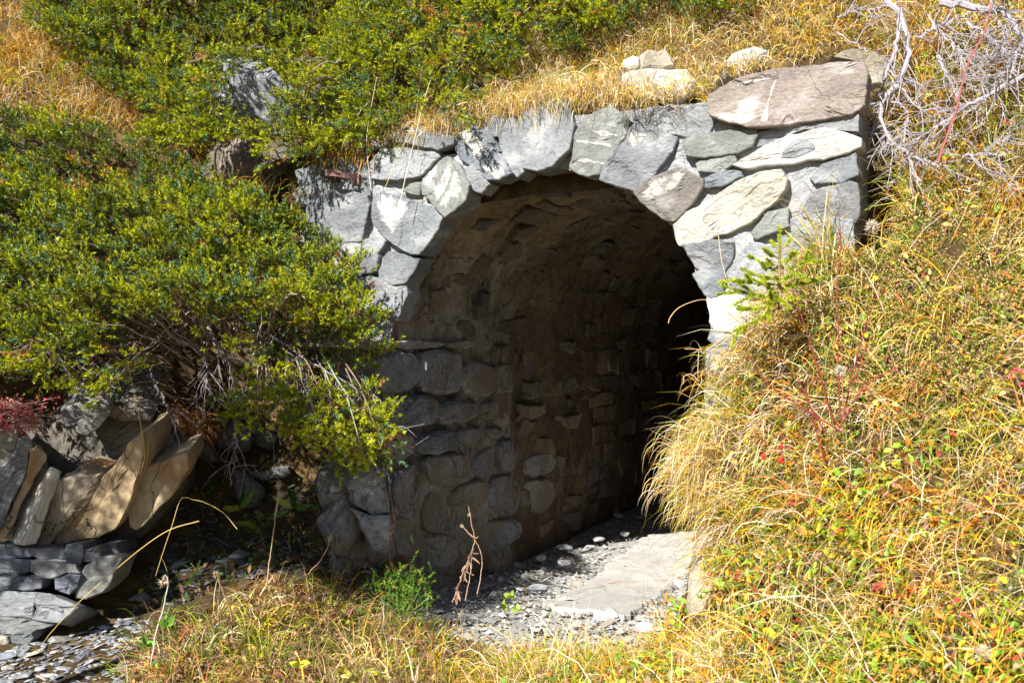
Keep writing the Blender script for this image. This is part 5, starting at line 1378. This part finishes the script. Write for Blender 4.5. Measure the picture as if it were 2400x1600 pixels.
for k, (a, b) in enumerate(br):
    a2 = Z6([a])[0]; b2 = Z6([b])[0]; yo = r.normal(0, .07)
    A3 = W(*a2, 3.50); B3 = W(*b2, 3.50 + yo * .6)
    pth = spline(np.stack([A3, (A3 + B3) / 2 + np.array([0, 0, -.006]), B3]), 14)
    V, F = tube(pth, np.linspace(.003, .0012, 14), 5); mk('branch', V, F, M_BARK, spruce, col=(.36, .26, .12))
    L = np.linalg.norm(B3 - A3); m = max(4, int(L / .012))
    u = r.uniform(.12, 1, m); ix = (u * 12).astype(int)
    nd.append((pth[ix], unit(pth[ix + 1] - pth[ix])))
    for _ in range(int(L / .06)):
        kk = r.integers(4, 12); s2 = unit((B3 - A3) + r.normal(0, .08, 3)); e = pth[kk] + s2 * L * .25 + r.normal(0, .012, 3)
        nd.append((np.linspace(pth[kk], e, 5), np.tile(unit(e - pth[kk]), (5, 1))))
nd.append((tr[:9], np.tile([0, 0, 1.0], (9, 1))))
PN = np.concatenate([a for a, b in nd]); AN = np.concatenate([b for a, b in nd])
V, F, c = sprigs(PN, AN, .018, 44, .013, .0042, pick([(.44, .50, .02), (.34, .42, .02), (.24, .34, .03)], [3, 2, 1], len(PN), r), r, None, .95)
mk('needles', V, F, M_NEEDLE, spruce, col=c)

# ------------------------------------------------------------------ dry stalks
def head(C, size, n, r, col):
    P_ = np.repeat(np.asarray(C)[None], n, 0); d = unit(r.normal(size=(n, 3)))
    return sprigs(P_, d, size * .15, 2, size, size * .16, np.tile(col, (n, 1)), r, None, .4)
def dry_stalk(label, paths, heads, Y, col=(.46, .33, .20), rad=.0022, group='dry flower stalks', name='dry_stalk', hs=.016, leafy=0):
    p0 = stalk(paths[0], Y, 0, 0, 20)
    root = thing(name, p0[np.argmin(p0[:, 2])], label, 'dry stalk', group)
    for p in paths:
        q = stalk(p, Y, 0, 0, 20); q[1:-1] += r.normal(0, .0012, (18, 3))
        V, F = tube(q, np.linspace(rad * .7, rad * 1.2, 20), 5); mk('stem', V, F, M_STEM, root, col=col)
    for h in heads:
        V, F, c = head(W(h[0], h[1], Y), hs, 46, r, (.62, .50, .34)); mk('seed_head', V, F, M_GRASS, root, col=c)
    if leafy:
        q = stalk(paths[0], Y, 0, 0, 20)
        k = r.integers(6, 20, leafy)
        V, F, c = leaves(q[k], r.normal(0, .5, (leafy, 3)) + np.array([0, 0, -.8]), r.normal(size=(leafy, 3)), r.uniform(.02, .06, leafy), r.uniform(.006, .014, leafy), pick([(.30, .18, .12), (.4, .26, .17)], [1, 1], leafy, r), r, .5)
        mk('withered_leaf', V, F, M_LEAF, root, col=c)['kind'] = 'stuff'
    return root
dry_stalk('tall dry stalk with two star shaped seed heads before the hollow', [ZH([(910,725),(903,850),(880,1030),(860,1200),(840,1350),(805,1640)]), ZH([(930,815),(905,900),(885,1010)])], [ZH([(910,725)])[0], ZH([(932,812)])[0]], 3.98, hs=.018)
dry_stalk('leaning brown stalk with a ragged tip near the wing wall', [ZH([(1388,1215),(1360,1310),(1290,1430),(1220,1500),(1150,1580)])], [ZH([(1385,1215)])[0]], 4.0, (.36, .22, .13))
dry_stalk('nodding grey stalk with a drooping fluffy head at lower left', [ZS([(1500,610),(1520,565),(1545,640),(1510,850),(1480,950),(1430,1130),(1380,1500)])], [ZS([(1500,635)])[0]], 3.6, (.52, .44, .40), .0030, hs=.022)
dry_stalk('short brown stalk with a curled head in the left foreground', [ZB([(497,1312),(508,1350),(528,1400),(535,1480)])], [ZB([(495,1318)])[0]], 3.75, (.30, .17, .10), .003, hs=.016, leafy=8)
dry_stalk('forked withered weed standing before the left tunnel wall', [ZP([(780,225),(800,330),(815,420),(800,500),(750,620),(685,800)]), ZP([(740,340),(775,385),(812,415)]), ZP([(818,430),(860,530),(850,680),(832,760)]), ZP([(800,520),(790,640),(760,800)])], [ZP([(785,275)])[0], ZP([(738,345)])[0]], 4.12, (.36, .23, .16), .0024, hs=.010, leafy=34)
dry_stalk('dark dead stem hanging against the foot of the wing wall', [ZP([(290,0),(300,150),(320,260),(330,350),(295,430),(300,600)])], [], 4.22, (.20, .10, .06), .0030, leafy=16)
def straw(label, pts, Y, rad=.0016, col=(.62, .44, .14)):
    V, F = tube(stalk(pts, Y, 0, 0, 28), np.linspace(rad * .6, rad, 28), 5)
    tag(mk('grass_stalk', V, F, M_STEM, col=col), label, 'grass stalk', 'single long grass stems')
straw('long straw stem hanging straight down before the tan outcrop', ZR([(1160,-260),(1215,0),(1260,200),(1300,420),(1330,660),(1285,830)]), 3.95)
straw('sharply bent yellow stem over the shaded hollow', ZR([(1430,1760),(1490,1568),(1580,1300),(1665,1050),(1770,1060),(1880,1085),(2050,1180),(2180,1330)]), 3.85)
straw('thin straw stem slanting over the slate ledge', ZS([(380,1250),(430,1150),(700,850),(1000,580),(1300,330),(1560,160),(1830,80)]), 3.7)
straw('pale stem hanging in front of the quartz patched stone', Z1([(1100,10),(1040,200),(980,450),(920,700),(868,935)]), 4.6, .0018, (.76, .66, .46))
straw('straw stem crossing the top left stones', Z1([(1010,90),(980,330),(930,440),(850,600),(760,820)]), 4.65, .0014)
straw('pale stem beside the iron strap', Z1([(700,0),(640,330),(625,500),(640,680),(660,840)]), 4.7, .0015, (.7, .6, .45))
straw('arched straw stem poking into the dark opening', ZB([(1635,688),(1600,690),(1560,706),(1540,728),(1535,742)]), 3.95, .0016, (.72, .45, .2))
straw('straight reddish stem pointing into the dark opening', ZB([(1700,805),(1640,803),(1573,801)]), 3.95, .0014, (.6, .36, .2))
for k, (pts, lab) in enumerate([([(1720,780),(1690,700),(1660,610),(1650,540)], 'first'), ([(1870,750),(1885,640),(1890,540),(1900,440)], 'second')]):
    straw('tall pale grass stalk left of the crimson cane' if k else 'thin stalk rising beside the spruce sapling', ZB(pts), 3.7, .0014, (.66, .5, .28))

# ------------------------------------------------------------------ leafy plants
def plant(name, label, spots, Y, L, wd, col, r, n=8, group=None, cat='plant', up=.5):
    q = np.asarray(spots, float); P_ = W(q[:, 0], q[:, 1], np.broadcast_to(Y, (len(q),)))
    root = thing(name, P_.mean(0) - np.array([0, 0, .05]), label, cat, group)
    for p in P_:
        for _ in range(n):
            d = unit(r.normal(size=3) * np.array([1, .8, .3]) + np.array([0, -.2, up]))
            V, F, c = leaves((p - d * 0.0)[None], d[None], unit(np.cross(d, r.normal(size=3)) + np.array([0, -.6, .6]))[None], r.uniform(*L, 1), r.uniform(*wd, 1), pick(col, [1] * len(col), 1, r, .15), r, .15)
            V2, F2, c2 = (V, F, c)
            mk('leaf', V2, F2, M_LEAF, root, col=c2, smooth_=True)
    return root
plant('broadleaf_plant', 'yellow broad leaves at the bottom edge of the left foreground', [(795, 1575), (700, 1560)], 3.35, (.03, .055), (.02, .034), [(.60, .48, .03), (.45, .45, .04)], r, 5)
plant('broadleaf_plant', 'rounded green leaves beside the nodding grey stalk', [(392, 1465), (340, 1510), (380, 1560)], 3.62, (.03, .05), (.022, .034), [(.16, .34, .04), (.22, .4, .05)], r, 6)
plant('broadleaf_plant', 'dark green dock leaves in the shaded hollow', [(560, 1195), (620, 1215), (690, 1190), (600, 1240)], 4.55, (.08, .14), (.025, .04), [(.05, .14, .03), (.08, .18, .03), (.30, .28, .03)], r, 6)
plant('broadleaf_plant', 'scarlet and crimson leaves low on the right bank', [(2060, 1380), (2110, 1400), (2150, 1405), (2130, 1385)], 2.95, (.016, .03), (.012, .02), [(.50, .05, .06), (.62, .16, .05)], r, 9)
plant('broadleaf_plant', 'dusty red leaves at the right edge of the heath', [(2385, 870), (2400, 905), (2370, 890)], 3.1, (.014, .026), (.01, .018), [(.45, .10, .10)], r, 9)
plant('broadleaf_plant', 'pale green sprig growing on the brown jamb boulder', [(1655, 1390), (1690, 1375), (1640, 1400)], 3.6, (.018, .034), (.010, .016), [(.36, .48, .08)], r, 9)
plant('broadleaf_plant', 'bright green leaves at the edge of the gravel', [(1195, 1400), (1215, 1430), (1180, 1425)], 4.0, (.02, .04), (.014, .024), [(.30, .42, .05)], r, 6)
q = W(r.normal(945, 36, 160), r.normal(1385, 28, 160), 4.08 + r.normal(0, .04, 160))
fern = thing('feathery_plant', W(950, 1430, 4.08), 'bright green feathery plant at the foot of the tunnel wall', 'plant')
V, F, c = sprigs(q, r.normal(0, .6, (160, 3)) + np.array([0, -.2, .6]), .05, 30, .013, .0034, pick([(.11, .24, .025), (.17, .30, .03), (.30, .30, .03)], [2, 2, 1], 160, r), r, None, .9)
mk('fronds', V, F, M_LEAF, fern, col=c)
V, F = tubes(bez(np.repeat(W(950, 1440, 4.10)[None], 40, 0), q[:40] + np.array([0, 0, -.02]), q[:40], 5), .0015, .001); mk('stem', V, F, M_STEM, fern, col=(.2, .3, .06))
# red shrub, left edge
red = thing('red_shrub', W(40, 1000, 4.0), 'crimson leaved dwarf shrub above the tan rock slabs', 'shrub')
tp = W(r.uniform(-60, 130, 90), r.uniform(930, 1015, 90), 3.98 + r.normal(0, .05, 90)); rt = W(r.uniform(-60, 60, 90), r.uniform(930, 980, 90), 4.15)
ph_ = bez(rt, (tp + rt) / 2 + np.array([0, 0, -.03]), tp, 7)
V, F = tubes(ph_, .0022, .001); mk('branch_frame', V, F, M_BARK, red, col=(.40, .26, .22))
k = r.integers(2, 7, 900); b = r.integers(90, size=900); Pq = ph_[b, k] + r.normal(0, .012, (900, 3))
V, F, c = leaves(Pq, r.normal(size=(900, 3)) + np.array([0, -.2, .4]), unit(r.normal(size=(900, 3)) + np.array([0, -.6, .6])), r.uniform(.012, .022, 900), r.uniform(.006, .010, 900), pick([(.50, .07, .08), (.56, .2, .14), (.36, .05, .06)], [3, 2, 2], 900, r), r)
mk('crown', V, F, M_LEAF, red, col=c)
# fluffy seed heads
for k, (x, y, Y, s_, lab) in enumerate([(2045, 530, 3.6, .030, 'white fluffy seed head near the right end of the wall'), (2355, 1372, 2.75, .030, 'cream fluffy seed head at the right edge of the bank'), (2305, 1530, 2.6, .028, 'cream fluffy seed head near the lower right corner'), (1970, 868, 3.2, .024, 'grey fluffy seed head among the crimson canes')]):
    C = W(x, y, Y); root = thing('seed_head_stalk', C - np.array([0, 0, .12]), lab, 'seed head', 'fluffy seed heads')
    V, F = tube(np.stack([C, C + [.01, .01, -.06], C + [.015, .02, -.16]]), .0016, 5); mk('stem', V, F, M_STEM, root, col=(.30, .2, .12))
    V, F, c = head(C, s_ * .85, 150, r, (.62, .54, .44)); mk('fluff', V, F, M_GRASS, root, col=c)

# ------------------------------------------------------------------ young trees just left of the view: they throw the shade on the outcrop
def young_pine(base, crown_c, ax, n, seed, label):
    r = np.random.default_rng(seed)
    base = np.array(base, float); cc = np.array(crown_c, float)
    root = thing('young_pine', base, label, 'tree', 'young pines beside the trench')
    top = cc + np.array([0, 0, ax[2]])
    V, F = tube(spline(np.stack([base, (base + top) / 2 + [.04, .02, 0], top]), 16), np.linspace(.045, .008, 16), 8); mk('trunk', V, F, M_BARK, root, col=(.22, .17, .13))
    d = unit(r.normal(size=(n, 3))) * (r.random((n, 1)) ** .33); tp = cc + d * np.array(ax)
    rt = np.stack([np.full(n, cc[0]), np.full(n, cc[1]), tp[:, 2] - .1], -1)
    V, F = tubes(bez(rt, (rt + tp) / 2 + np.array([0, 0, -.03]), tp, 6), .006, .002); mk('branch_frame', V, F, M_BARK, root, col=(.22, .17, .13))
    Pq = np.repeat(tp, 5, 0) + r.normal(0, .05, (n * 5, 3))
    V, F, c = sprigs(Pq, r.normal(0, .5, (n * 5, 3)) + np.array([0, 0, .5]), .08, 26, .035, .006, pick([(.06, .11, .03), (.09, .14, .03)], [1, 1], n * 5, r), r)
    mk('crown', V, F, M_NEEDLE, root, col=c)
young_pine((-2.95, 2.35, -.05), (-2.85, 2.45, 2.10), (.55, .30, .42), 105, 1, 'young pine at the left of the trench shading the tan slabs')
young_pine((-2.15, 2.62, -.05), (-2.12, 2.62, 2.28), (.46, .26, .34), 230, 2, 'slender young pine shading the hollow beside the wing wall')
young_pine((-1.90, 2.16, -.05), (-1.84, 2.24, 2.20), (.40, .24, .20), 150, 3, 'smallest young pine shading the foot of the wing wall')
